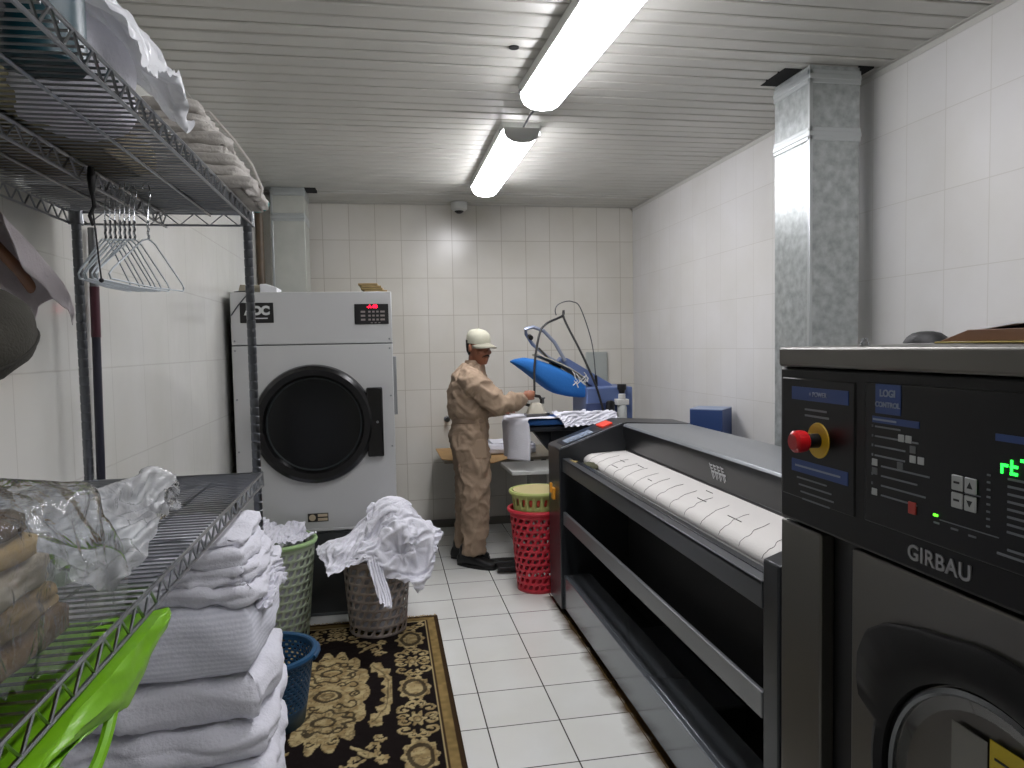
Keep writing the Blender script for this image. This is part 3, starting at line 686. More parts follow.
b = BM(); lathe(b, [(0, .014), (.005, .013), (.0065, .009), (.0065, .005), (.009, .005), (.010, 0), (0, 0)], (.86, 1.165, 1.5682), 14); tag(put('steel_bolt', b, chrome), 'small shiny bolt head on the far top edge of the washer', 'bolt')
# ------------------------------------------------------------------ blue steel cabinet behind the ironer
t = thing('blue_cabinet', 'blue metal cabinet behind the ironer near the right wall', 'cabinet', (2.08, 4.3, 0))
b = BM(); q = [(1.925, 4.301), (2.075, 4.150), (2.225, 4.318), (2.06, 4.46)]; prism(b, q, 'z', .0, 1.15); put('body', b, mat('cabinet_blue', '2f4676', .42, .2), t, bevel=.003)
b = BM(); prism(b, [(x+(x-2.07)*.01, y+(y-4.3)*.01) for x, y in q], 'z', 1.1505, 1.156); put('lid', b, mat('lid_blue', '8391ab', .4), t, bevel=.002)
# ------------------------------------------------------------------ wire shelving on the left
SX0, SX1, SY0, SY1 = -.845, -.363, .36, 2.205
t = thing('wire_shelving', 'chrome wire shelving rack along the left wall, loaded with linen', 'shelf', ((SX0+SX1)/2, (SY0+SY1)/2, 0))
wire_m = mat('shelf_chrome', '94979b', .28, 1.)
for x in (SX0+.014, SX1-.014):
    for y in (SY0+.014, SY1-.014):
        pr = [(0, .0), (.012, .0), (.012, .02)]; z = .02
        while z < 2.02:
            pr += [(.0127, z+.001), (.0127, z+.0215), (.0115, z+.0225), (.0115, z+.0245)]; z += .0254
        pr += [(.0127, 2.03), (.010, 2.034), (0, 2.034)]
        b = BM(); lathe(b, pr, (x, y, 0), 14); p = put('post', b, mat('post_chrome', '6f7276', .3, 1.), t)
def wire_shelf(zt, name, pitch=.0245):
    zb = zt-.033; b = BM(); n = int((SY1-SY0)/pitch)
    for i in range(n+1):
        y = SY0+.012+(SY1-SY0-.024)*i/n
        tube(b, [(SX0+.008, y, zt), (SX1-.006, y, zt)], .0021, 5)
    for x in (-.72, -.60, -.48):
        tube(b, [(x, SY0, zt-.005), (x, SY1, zt-.005)], .003, 6)
    s = put(name, b, wire_m, t)
    def truss(p0, p1, n):
        b = BM(); p0, p1 = V(p0), V(p1); dz = V((0, 0, zb-zt))
        tube(b, [p0, p1], .0033, 6); tube(b, [p0+dz, p1+dz], .0033, 6)
        pts = []
        for k in range(2*n+1):
            q = p0.lerp(p1, k/(2*n)); pts.append(q + (dz if k % 2 else V((0, 0, 0))))
        tube(b, pts, .0024, 5)
        put('edge_truss', b, wire_m, s)
    truss((SX1, SY0, zt), (SX1, SY1, zt), 30); truss((SX0, SY0, zt), (SX0, SY1, zt), 30)
    truss((SX0, SY0, zt), (SX1, SY0, zt), 6); truss((SX0, SY1, zt), (SX1, SY1, zt), 6)
    truss((-.60, SY0, zt-.006), (-.60, SY1, zt-.006), 26)
    for x in (SX0+.014, SX1-.014):
        for y in (SY0+.014, SY1-.014):
            b = BM(); lathe(b, [(.0125, zb-.004), (.020, zb-.004), (.0175, zt+.006), (.0125, zt+.006)], (x, y, 0), 14); put('collar', b, wire_m, s)
ZU, ZL, ZB = 1.976, 1.217, .335
wire_shelf(ZU, 'upper_shelf'); wire_shelf(ZL, 'lower_shelf'); wire_shelf(ZB, 'bottom_shelf')

# --- on the upper shelf: folded grey sheets tied with cord
words_ = ['bottom', 'second from bottom', 'third from bottom', 'fourth from bottom', 'fifth from bottom', 'sixth from bottom', 'second from top', 'topmost']
z = ZU+.004
for k in range(8):
    h = .0285; x1 = -.315-.017*k+rnd.uniform(-.008, .008)
    cloth_folded('folded_sheet', -.82, x1, 1.86+.006*k, 2.19-.004*k, z, z+h, 2+k % 2, 20+k, linen_g, 'folded grey sheet, %s in the tied stack on the upper shelf' % words_[k], 'sheet', 'grey sheets tied on the upper shelf', lump=.006, wr=1.6, res=.009, crease=.007)
    z += h-.001
b = BM(); pts = [(-.306, 1.99, ZU+.004), (-.302, 1.99, ZU+.03), (-.325, 1.99, ZU+.09), (-.365, 1.99, ZU+.15), (-.425, 1.99, ZU+.222), (-.60, 1.99, ZU+.232)]
tube(b, pts, .004, 6); tag(put('tying_cord', b, mat('cord', 'c6c2bc', .8)), 'pale cord tied around the stack of grey sheets', 'cord')
b = BM(); ico(b, (-.345, 2.175, ZU+.024), (.03, .02, .02), 3); folds(b, .004, 40, 5); tag(put('teal_cloth', b, mat('teal_cloth', '4f8f8c', .9)), 'small teal cloth corner beside the grey sheets at the post', 'cloth')
# dark folded blanket and pale towels deeper on the upper shelf
cloth_folded('dark_blanket', -.82, -.46, .50, 1.05, ZU+.004, ZU+.11, 4, 41, mat('dark_blanket', '2b2a2c', .95, bump=.3, bscale=150), 'dark folded blanket seen through the wires of the upper shelf', 'blanket')
cloth_folded('brown_towel', -.82, -.50, 1.50, 1.80, ZU+.004, ZU+.07, 3, 42, mat('brown_towel', '7d725c', .95, bump=.4, bscale=150), 'brownish folded towel seen from below through the upper shelf wires', 'towel', lump=.012)
cloth_folded('yellow_towel', -.80, -.56, 1.10, 1.44, ZU+.004, ZU+.08, 3, 43, mat('yellow_towel', '8b8466', .95, bump=.4, bscale=150), 'dull yellow folded towel seen through the middle of the upper shelf', 'towel', lump=.012)
b = BM(); lathe(b, [(0, .0), (.052, .0), (.055, .004), (.055, .15), (.04, .17), (0, .172)], (-.455, 1.115, ZU+.003), 28)
tag(put('teal_canister', b, mat('teal_plastic', '0a3a44', .35)), 'dark teal plastic container on the upper shelf edge', 'container')
# white plastic bag of linen on the upper shelf
film = plastic_film('clear_film', 'f0f2f4', .42, .12); film2 = plastic_film('thin_film', 'f0f2f4', .10, .10); film_w = mat('milky_film', 'e6e8ec', .28, spec=.6, bump=.25, bscale=12); film_w.node_tree.nodes['Principled BSDF'].inputs['Alpha'].default_value = .86
t2 = thing('white_plastic_bag', 'milky plastic bag of white linen near the ceiling on the upper shelf', 'bag', (-.52, 1.42, ZU+.003))
b = BM(); ico(b, (-.56, 1.36, ZU+.10), (.14, .16, .092), 3); ico(b, (-.54, 1.45, ZU+.06), (.10, .11, .053), 3); ico(b, (-.60, 1.34, ZU+.19), (.11, .12, .10), 3)
b = remeshed(b, .012, 3); folds(b, .006, 9, 2); put('linen_bundle', b, linen, t2)
lump = BM(); ico(lump, (-.56, 1.36, ZU+.10), (.15, .17, .10), 3); ico(lump, (-.53, 1.46, ZU+.06), (.10, .11, .06), 3); ico(lump, (-.60, 1.34, ZU+.20), (.12, .13, .10), 3); fl = BM(); box(fl, -.9, -.375, 1.0, 2.0, ZU-.03, ZU+.003)
b = sim_cloth([sheet(-.56, 1.38, ZU+.36, .66, .56, 56, .2, .04, 3, 5.)], [lump, fl], 24, -.08, 2.5)[0]
for v in b.verts: v.co.z = max(v.co.z, ZU+.004); v.co.x = min(v.co.x, -.372)
put('film', b, film_w, t2, sub=1)

# --- hanging under the upper shelf
def hanger(x, y, ang, label, sw=0., m=None):
    t = thing('wire_hanger', label, 'hanger', (x, y, ZU-.001), 'white wire hangers under the upper shelf')
    b = BM(); c = math.cos(ang); s = math.sin(ang)
    def W(u, z): return (x+u*s, y+u*c, ZU+z)
    hook = [W(.020*math.sin(a)+.0, -.019+.0225*math.cos(a)) for a in np.linspace(-2.2, 1.9, 12)]
    hook = [W(.0, -.085), W(.004, -.062)] + [W(.019*math.sin(a), -.019+.0225*math.cos(a)) for a in np.linspace(2.6, -1.5, 12)]
    tube(b, hook, .0014, 6); put('hook', b, chrome, t)
    b = BM(); tube(b, [W(.003*math.sin(k*1.5), -.085-.004*k) for k in range(12)], .003, 6); put('twist', b, chrome, t)
    b = BM(); tube(b, [W(0, -.128), W(.03, -.135), W(.168, -.215), W(.184, -.228), W(.178, -.237), W(0, -.241), W(-.178, -.237), W(-.184, -.228), W(-.168, -.215), W(-.03, -.135)], .0020, 6, closed=True)
    put('frame', b, m or mat('hanger_white', 'b9c2c8', .35), t)
    return t
hw = ['leftmost', 'second from left', 'third from left', 'fourth from left', 'fifth from left', 'sixth from left', 'second from right', 'rightmost']
for k in range(8):
    y = 1.838+[-.002, .0, -.006, .004, 0, -.003, .005, .012][k]
    n = round((1.838-SY0-.012)/((SY1-SY0-.024)/int((SY1-SY0)/.0245))); yw = SY0+.012+(SY1-SY0-.024)*n/int((SY1-SY0)/.0245)
    hanger(-.632+.0105*k+(.02 if k == 7 else 0), yw, -.02+.020*k+rnd.uniform(-.03, .03), 'white wire hanger under the upper shelf, %s in the bunch' % hw[k])
# wooden hanger with a pale sheer garment
t2 = thing('garment_hanger', 'brown wooden hanger hooked under the upper shelf at the left photo edge', 'hanger', (-.765, 1.52, ZU))
wood = mat('hanger_wood', '7a4f30', .45, var=.2, vscale=12)
hx, hy = -.765, 1.545
b = BM(); tube(b, [(hx, hy, ZU-.15), (hx, hy, ZU-.06)] + [(hx, hy+.019*math.sin(a), ZU-.020+.0235*math.cos(a)) for a in np.linspace(2.6, -1.5, 12)], .0016, 6); put('hook', b, mat('hook_dark', '4a4a4a', .35, .9), t2)
b = BM(); L_ = [(-.21, -.245), (-.16, -.212), (-.08, -.178), (0, -.155), (.08, -.178), (.16, -.212), (.21, -.245)]
loft(b, [((hx, hy+u, ZU+z), (.011, 0, 0), (0, 0, .015)) for u, z in L_], 12); put('yoke', b, wood, t2)
sheer = mat('sheer_cloth', 'b9b2b4', .9, bump=.3, bscale=120, spec=.1)
b = BM(); L2 = [(.03, -.110), (.06, -.118), (.10, -.132), (.15, -.150), (.20, -.170), (.25, -.192), (.29, -.216), (.315, -.245), (.325, -.275)]
rows = []
for i in range(45):
    s = i/44*(len(L2)-1); k = min(int(s), len(L2)-2); f_ = s-k; u = L2[k][0]*(1-f_)+L2[k+1][0]*f_; z = L2[k][1]*(1-f_)+L2[k+1][1]*f_
    row = []
    for j in range(21):
        a = (j-10)/10; drop = abs(a)**1.25
        ln = .060 + .050*math.sin(min(1, max(0, (u-.03)/.30))*PI) + .016*noise.noise(V((u*9, 1, 0)))
        xx = hx + math.copysign(min(abs(a), .35)/.35*.030, a) + .016*noise.noise(V((u*14, a*2, 3)))*drop + a*.012
        row.append(b.verts.new((xx, hy+u, ZU+z+.012-ln*drop)))
    rows.append(row)
for A, B_ in zip(rows, rows[1:]):
    for j in range(20): b.faces.new((A[j], B_[j], B_[j+1], A[j+1]))
tag(put('sheer_garment', b, sheer, solid=.002), 'pale lilac garment draped over the brown wooden hanger', 'garment')
# dark padded cap on a cord
t2 = thing('padded_hat', 'dark olive padded hat hanging below the pale garment', 'hat', (-.74, 1.44, 1.54))
olive = mat('olive_fabric', '35332b', .9, bump=.3, bscale=200)
b = BM(); ico(b, (0, 0, 0), (.085, .125, .082), 4)
for v in b.verts:
    if v.co.z < -.045: v.co.z = -.045-(v.co.z+.045)*.1
M = Matrix.Translation((-.715, 1.425, 1.610)) @ Matrix.Rotation(.45, 4, 'X'); bmesh.ops.transform(b, matrix=M, verts=b.verts[:]); folds(b, .004, 12, 3); put('crown', b, olive, t2)
b = BM(); pts = [M @ V((.0855*math.cos(a), .1255*math.sin(a), -.022)) for a in np.linspace(0, 2*PI, 40)[:-1]]; tube(b, pts, .0035, 8, closed=True); put('band', b, mat('olive_band', '2a2822', .9), t2)
b = BM(); tube(b, [M @ V((0, -.03, .08)), (-.735, 1.39, 1.75), (-.74, 1.38, ZU-.006)], .002, 6); put('cord', b, blackm, t2)
# black clip with a dangling cord
t2 = thing('black_clip', 'black plastic clip with a dangling cord in front of the wire hangers', 'clip', (-.585, 1.63, 1.93))
b = BM(); lathe(b, [(0, 0), (.006, -.002), (.009, -.02), (.007, -.045), (.004, -.06), (0, -.062)], (-.585, 1.63, ZU-.008), 12); put('clip_body', b, black, t2)
b = BM(); tube(b, [(-.585, 1.63, ZU-.06), (-.583, 1.632, ZU-.09), (-.592, 1.63, ZU-.11), (-.586, 1.632, ZU-.13)], .004, 8); put('hook', b, black, t2)
b = BM(); tube(b, [(-.586, 1.632, ZU-.10), (-.582, 1.632, ZU-.15), (-.579, 1.632, ZU-.20), (-.576, 1.632, ZU-.24)], .0017, 6); ico(b, (-.576, 1.632, ZU-.243), .005, 2); put('cord', b, black, t2)
# pole leaning behind the shelf
t2 = thing('broom_pole', 'dark navy pole leaning against the left wall behind the shelf posts', 'pole', (-.868, 2.33, 0))
b = BM(); tube(b, [(-.862, 2.315, .0), (-.868, 2.40, 1.78)], .0125, 12); put('shaft', b, mat('pole_navy', '1c1d2c', .4), t2)
b = BM(); tube(b, [(-.8675, 2.393, 1.63), (-.868, 2.40, 1.785)], .0138, 12); put('grip', b, mat('pole_maroon', '4a1a28', .4), t2)
b = BM(); tube(b, [(-.868, 2.40, 1.785), (-.869, 2.408, 1.965)], .013, 12); put('sleeve', b, mat('pole_grey', '7d7f80', .4, .5), t2)

# --- on the lower shelf: bag of beige blankets, clear bag
bl = [('brown_blanket', '8a6f4c', 'brown fleece blanket'), ('tan_blanket', 'ad9264', 'tan fleece blanket'), ('cream_blanket', 'c9bfab', 'cream fleece blanket'), ('beige_blanket', 'b39a6c', 'beige fleece blanket'), ('striped_blanket', '6f5738', 'brown striped blanket')]
zz = ZL+.004
for k, (n, c, l) in enumerate(bl):
    h = (.032, .034, .040, .030, .030)[k]
    cloth_folded(n, -.82, -.415-.006*k, .52, 1.03-.012*k, zz, zz+h, 2, 60+k, mat(n, c, 1., var=.35 if k in (0, 4) else .15, vscale=(5, 5, 8, 6, 5)[k], bump=.5, bscale=260, spec=.1, stretch=(2, 1, 6)), l+' in the clear bag on the lower shelf, '+('lowest', 'second lowest', 'in the middle', 'second from top', 'topmost')[k], 'blanket', lump=.006, res=.009, rnd_front=.5, wr=.6, crease=.005)
    zz += h+.001
lump = BM(); box(lump, -.84, -.400, .50, 1.045, ZL+.003, ZL+.178); fl = BM(); box(fl, -.9, -.37, .2, 1.5, ZL-.03, ZL+.003)
b = sim_cloth([sheet(-.60, .80, ZL+.21, .84, .72, 62, .0, .03, 2, 5.)], [lump, fl], 26, -.05, 2.5)[0]
for v in b.verts: v.co.z = max(v.co.z, ZL+.004); v.co.x = min(max(v.co.x, XL+.01), -.372)
tag(put('clear_blanket_bag', b, film2, sub=1), 'clear plastic bag wrapped around the beige blankets on the lower shelf', 'bag')
t2 = thing('clear_linen_bag', 'crumpled clear plastic bag lying behind the beige blankets on the lower shelf', 'bag', (-.6, 1.33, ZL+.003))
b = BM(); ico(b, (-.64, 1.25, ZL+.05), (.17, .18, .045), 4); ico(b, (-.70, 1.14, ZL+.085), (.10, .08, .06), 3); ico(b, (-.56, 1.42, ZL+.03), (.10, .13, .028), 3); b = remeshed(b, .01, 2); lump = b.copy(); folds(b, .010, 12, 2)
for v in b.verts: v.co.z = max(v.co.z-.012, ZL+.006)
put('pale_cloth', b, mat('pale_cloth', 'c6cacd', .9, bump=.3, bscale=120), t2)
fl = BM(); box(fl, -.9, -.37, .5, 2.2, ZL-.03, ZL+.003); box(fl, -.9, -.37, .5, .995, ZL, ZL+.3)
b = sim_cloth([sheet(-.60, 1.31, ZL+.20, .52, .62, 60, .15, .05, 6, 6.)], [lump, fl], 22, -.12, 2.)[0]
for v in b.verts: v.co.z = max(v.co.z, ZL+.004); v.co.x = max(v.co.x, XL+.01)
put('film', b, film, t2, sub=1)

# --- white linen stacked on the bottom shelf, bulging out below the lower shelf
stripe = mat('striped_linen', 'd3d4de', .85, bump=.25, bscale=120, spec=.15)
nt = stripe.node_tree; pb = nt.nodes['Principled BSDF']; tc = nt.nodes.new('ShaderNodeTexCoord'); wv = nt.nodes.new('ShaderNodeTexWave'); wv.bands_direction = 'Z'; wv.inputs['Scale'].default_value = 26; wv.inputs['Distortion'].default_value = .0
cr = nt.nodes.new('ShaderNodeValToRGB'); cr.color_ramp.elements[0].color = lin('cdcfd9'); cr.color_ramp.elements[1].color = lin('dcdde6')
nt.links.new(tc.outputs['Object'], wv.inputs[0]); nt.links.new(wv.outputs['Fac'], cr.inputs[0]); nt.links.new(cr.outputs[0], pb.inputs['Base Color'])
spec = [(.345, .462, -.325, 2, 'bottom'), (.460, .572, -.312, 2, 'second from bottom'), (.570, .672, -.322, 2, 'third from bottom'), (.670, .790, -.312, 1, 'fourth from bottom')]
for k, (z0, z1, x1, ly, w) in enumerate(spec):
    cloth_folded('folded_bedding', -.82, x1, 1.77, 2.13+.012*(k % 2), z0, z1, ly, 80+k, linen, 'folded white bedding, %s of the pile beside the shelf post' % w, 'bedding', 'white bedding beside the shelf post', lump=.014, res=.010, wr=2.4, bulge=.008, crease=.012)
cloth_folded('striped_duvet_cover', -.82, -.318, 1.755, 2.14, .79, .965, 1, 86, stripe, 'thick folded white duvet cover with faint stripes below the rumpled sheets', 'bedding', 'white bedding beside the shelf post', lump=.010, res=.010, wr=1.8, rnd_front=.30, crease=.004)
z = .962
for k in range(4):
    h = (.050, .046, .042, .036)[k]
    cloth_folded('rumpled_sheet', -.82, -.325-.016*k+rnd.uniform(-.006, .006), 1.775+.006*k, 2.13-.01*k, z, z+h, 2, 100+k, linen, 'rumpled white sheet above the striped duvet cover, %s of four' % ('bottom', 'second from bottom', 'third from bottom', 'topmost')[k], 'sheet', 'rumpled sheets on the duvet cover', lump=.014, res=.009, wr=2.8, bulge=.006, crease=.016)
    z += h-.003
b = sim_cloth([sheet(-.33, 1.95, .99, .20, .30, 34, .0, .03, 2, 6.)], [(lambda q: (box(q, -.80, -.345, 1.78, 2.12, .4, .96), q)[1])(BM())], 18, -.06, 2.)[0]
tag(put('crumpled_pillowcase', b, linen, solid=.002, sub=1), 'crumpled white pillowcase hanging over the aisle side of the bedding pile', 'pillowcase')
z = .345
for k in range(4):
    h = (.095, .09, .09, .085)[k]
    cloth_folded('folded_linen', -.82, -.40+rnd.uniform(-.015, .015), .60, 1.50-.05*k, z, z+h, 2, 130+k, linen, 'folded white linen, %s of the low pile at the bottom left photo corner' % ('bottom', 'second from bottom', 'third from bottom', 'topmost')[k], 'linen', 'low linen pile on the bottom shelf', lump=.02, res=.014, wr=2.4, bulge=.012, crease=.014)
    z += h-.002
# green carrier bag
grn = mat('green_film', '86c81e', .35, bump=.25, bscale=14, spec=.5); grn.node_tree.nodes['Principled BSDF'].inputs['Transmission Weight'].default_value = .25
t2 = thing('green_carrier_bag', 'bright green plastic carrier bag squeezed under the lower shelf edge', 'bag', (-.5, .95, 1.09))
b = BM()
def gP(a, s, side):      # a: along the bag 0..1 (toward the far tip), s: 0 deep inside .. 1 hem hanging in front
    y = .70+.49*a; top = 1.176-.004*side
    if s < .6: x, z = -.62+(.62-.352)*s/.6, top-.030*math.sin(s/.6*PI)*.4-side*.035*math.sin(s/.6*PI/1.6)
    else:
        q = (s-.6)/.4; drop = .010+.052*math.exp(-((a-.62)/.30)**2)
        x, z = -.352+.006*math.sin(q*3)-side*.008, top-drop*q-side*.035*math.sin(PI/1.6)*(1-q)
    w = V((a*6, s*5, side*3)); return V((x+.006*ridge(w*.7)*min(1, s*2), y+.006*noise.noise(w*1.4), min(z+.004*ridge(w*1.2)*(1 if s > .6 else .3), 1.179)))
NA, NS = 40, 36; sh = []
for side in (0, 1): sh.append([[b.verts.new(gP(i/NA, j/NS, side)) for j in range(NS+1)] for i in range(NA+1)])
for G in sh:
    for i in range(NA):
        for j in range(NS): b.faces.new((G[i][j], G[i+1][j], G[i+1][j+1], G[i][j+1]))
for i in range(NA): b.faces.new((sh[0][i][NS], sh[0][i+1][NS], sh[1][i+1][NS], sh[1][i][NS])); b.faces.new((sh[0][i][0], sh[0][i+1][0], sh[1][i+1][0], sh[1][i][0]))
for j in range(NS): b.faces.new((sh[0][0][j], sh[0][0][j+1], sh[1][0][j+1], sh[1][0][j])); b.faces.new((sh[0][NA][j], sh[0][NA][j+1], sh[1][NA][j+1], sh[1][NA][j]))
put('sack', b, grn, t2, angle=50)
b = BM(); tube(b, bez([(-.352, .97, 1.135), (-.350, .93, 1.105), (-.348, .88, 1.090), (-.348, .83, 1.098), (-.348, .80, 1.12), (-.350, .80, 1.145)], 32), .0075, 8); put('handle', b, grn, t2)
# ------------------------------------------------------------------ laundry baskets
def basket(name, label, c, r0, r1, h, nu, nv, m, shear=.35, hole=.66, z0=.035, ztop=.93, hw=None, rim=.011, stag=.5, group='laundry baskets', thick=.0035, base=0., rim_m=None):
    t = thing(name, label, 'basket', (c[0], c[1], base), group)
    b = BM()
    hw = hw or hole
    def P(u, v):     # u in turns (cells), v 0..1
        a = 2*PI*u/nu; r = r0+(r1-r0)*v; return V((c[0]+r*math.cos(a), c[1]+r*math.sin(a), base+h*v))
    cell = {}
    def vert(u, v):
        k = (round(u*1000) % (nu*1000), round(v*10000))
        if k not in cell: cell[k] = b.verts.new(P(u, v))
        return cell[k]
    dv = (ztop-z0)/nv
    for j in range(nv):
        v0 = z0+dv*j; off0 = stag*j
        for i in range(nu):
            for (du) in (0,):
                u = i+off0
                outer = [(0, 0), (.5, 0), (1, 0), (1, .5), (1, 1), (.5, 1), (0, 1), (0, .5)]
                O = [vert(u + a + 0, v0+dv*q) for a, q in outer]
                In = []
                for a, q in ((.08, .10), (.5, 0), (.92, .10), (1, .5), (.92, .90), (.5, 1), (.08, .90), (0, .5)):
                    aa, qq = (a-.5)*hw, (q-.5)*hole
                    In.append(b.verts.new(P(u+.5+aa+shear*qq, v0+dv*(.5+qq))))
                for k in range(8): b.faces.new((O[k], O[(k+1) % 8], In[(k+1) % 8], In[k]))
    # with a stagger of .5 the half-cell vertices coincide, so the rows join
    for (va, vb) in ((0, z0), (ztop, 1)):
        n = nu*2
        for i in range(n):
            b.faces.new((vert(i*.5, va), vert(i*.5+.5, va), vert(i*.5+.5, vb), vert(i*.5, vb)))
    merge(b, 1e-4)
    put('lattice', b, m, t, solid=thick, angle=60)
    b = BM(); lathe(b, [(0, .003), (r0*.9, .003), (r0, .008), (r0, .0), (0, 0)], (c[0], c[1], base), 40); put('base', b, m, t)
    b = BM(); lathe(b, [(r1-.004, h-.02), (r1+rim, h-.018), (r1+rim+.004, h-.006), (r1+rim, h+.004), (r1, h+.006), (r1-.006, h+.001), (r1-.004, h-.02)], (c[0], c[1], base), 48, caps=False); merge(b); put('rim', b, rim_m or m, t)
    return t
basket('laundry_basket', 'pale green laundry basket holding white linen beside the shelf post', (-.60, 4.03), .150, .198, .545, 26, 11, mat('basket_green', 'a7b39c', .5), shear=.55, hole=.72, hw=.58, rim_m=mat('basket_rim_green', '9dbb84', .45))
basket('laundry_basket', 'tall greyish brown basket heaped with white linen in front of the dryer', (-.07, 4.03), .155, .188, .43, 22, 8, mat('basket_taupe', '9a8f88', .55), shear=.55, hole=.72, hw=.58)
tb = basket('laundry_basket', 'low blue plastic basket on the rug beside the white bedding', (-.52, 3.09), .145, .192, .31, 40, 13, mat('basket_blue', '1d4a6e', .4), shear=0, hole=.62, hw=.55, rim=.016, z0=.28)
b = BM(); tube(b, [(-.52+.208*math.cos(a), 3.09+.208*math.sin(a), .298+.02*0) for a in (-.35, -.25, 0, .25, .35)], .012, 8); put('grip', b, mat('basket_blue', '1d4a6e', .4), tb)
basket('laundry_basket', 'tall red basket standing beside the far end of the ironer', (.955, 4.50), .135, .178, .53, 22, 11, mat('basket_red', 'c02838', .45), shear=.50, hole=.68, hw=.62, rim=.014)
t3 = basket('laundry_basket', 'yellow green basket with red tulip shapes nested in the red basket', (.955, 4.50), .145, .166, .17, 20, 1, mat('basket_lime', 'a9b06a', .5), shear=.3, hole=.55, hw=.5, rim=.012, z0=.35, base=.475)
b = BM()
for i in range(20):
    a = 2*PI*(i+.5)/20; 
    for (da, dz, r_) in ((-.03, .012, .010), (.03, .012, .010), (0, -.006, .011)):
        p = V((.955+.148*math.cos(a+da), 4.50+.148*math.sin(a+da), .475+.105+dz)); 
        vs = ico(b, (0, 0, 0), (.004, r_, r_*1.4), 1); bmesh.ops.transform(b, matrix=Matrix.Translation(p) @ Matrix.Rotation(a, 4, 'Z'), verts=vs)
put('tulip_band', b, mat('tulip_red', 'b8402c', .5), t3)
b = BM(); lathe(b, [(.0, .622), (.150, .622), (.155, .628), (.155, .634), (0, .636)], (.955, 4.50, .015), 36); tag(put('round_tray', b, mat('tray_cream', 'b5a878', .5)), 'flat cream tray lying on top of the yellow green basket', 'tray')

# linen heaps: the sheets are let fall over the filled baskets
core = BM()
for c, r in [((-.07, 4.02, .42), (.19, .18, .06)), ((.02, 4.04, .595), (.11, .10, .135)), ((-.22, 3.98, .47), (.14, .12, .045)), ((.14, 4.0, .50), (.11, .11, .09))]: ico(core, c, r, 3)
lathe(core, [(0, .02), (.135, .03), (.145, .2), (.165, .42), (0, .43)], (-.07, 4.03, 0), 32)
core = remeshed(core, .012, 2)
rimb = BM(); lathe(rimb, [(.17, 0), (.20, .435), (.185, .435), (.15, .0)], (-.07, 4.03, 0), 40)
wl = BM(); box(wl, -1, 1.2, 3.2, 4.25, -.02, .012); box(wl, -1, 1.2, 4.25, 4.4, 0, 1.5)
res = sim_cloth([sheet(-.14, 3.97, .68, .66, .56, 52, .12, .07, 1, 4.), sheet(.03, 4.02, .90, .55, .53, 48, -.35, .09, 5, 4.5), sheet(.0, 3.84, .70, .17, .56, 24, .05, .008, 9, 3.)], [core, rimb, wl], 30, -.03, 4.)
for v in core.verts:
    d2 = V((v.co.x+.07, v.co.y-4.03)); v.co += V((0, 0, 0))
creases(core, .006, 12, 3); tag(put('linen_bundle', core, linen), 'bundle of white linen filling the greyish brown basket under the draped sheets', 'linen')
for b, lb in zip(res, ('crumpled white sheet spilling over the left of the greyish brown basket', 'crumpled white sheet heaped highest on the greyish brown basket, beside the aisle', 'end of a white sheet hanging down the front of the greyish brown basket')):
    tag(put('crumpled_sheet', b, linen, solid=.002, sub=1), lb, 'sheet', 'crumpled sheets on the basket')
core = BM(); lathe(core, [(0, .02), (.13, .03), (.165, .48), (.12, .52), (0, .53)], (-.60, 4.03, 0), 32); ico(core, (-.64, 4.0, .53), (.09, .09, .05), 3); core = remeshed(core, .012, 2)
rimb = BM(); lathe(rimb, [(.165, 0), (.195, .53), (.21, .56), (.20, .56), (.18, .53), (.15, .0)], (-.60, 4.03, 0), 40)
res = sim_cloth([sheet(-.60, 4.03, .66, .40, .40, 40, .4, .07, 3, 5.)], [core, rimb], 26, -.06, 3.)
tag(put('linen_bundle', core, linen), 'bundle of white linen inside the pale green basket', 'linen')
tag(put('crumpled_sheet', res[0], linen, solid=.002, sub=1), 'crumpled white sheet lying on top in the pale green basket', 'sheet')

# ------------------------------------------------------------------ rug
RX0, RX1, RY0, RY1 = -.85, .268, 2.10, 4.145
cxr, cyr, hwid, hlen = (RX0+RX1)/2, 3.265, (RX1-RX0)/2, None
nx, ny = 224, 400
us = np.linspace(RX0, RX1, nx+1); vs_ = np.linspace(RY0, RY1, ny+1)
Ug, Vg = np.meshgrid(us, vs_, indexing='ij')
rs = np.random.RandomState(5)
def smooth_noise(sc, seed):
    g = np.random.RandomState(seed).rand(96, 160)*2-1
    x = (Ug-RX0)*sc; y = (Vg-RY0)*sc; i = np.floor(x).astype(int); j = np.floor(y).astype(int); fx = x-i; fy = y-j
    fx = fx*fx*(3-2*fx); fy = fy*fy*(3-2*fy); i %= 95; j %= 159
    return (g[i, j]*(1-fx)+g[i+1, j]*fx)*(1-fy)+(g[i, j+1]*(1-fx)+g[i+1, j+1]*fx)*fy
n1, n2, n3 = smooth_noise(22, 1), smooth_noise(22, 2), smooth_noise(45, 3)
u = Ug-cxr+.008*n1; v = Vg-cyr+.008*n2
au = np.abs(Ug-cxr)
gold = np.zeros_like(u); dark_in = np.zeros_like(u)
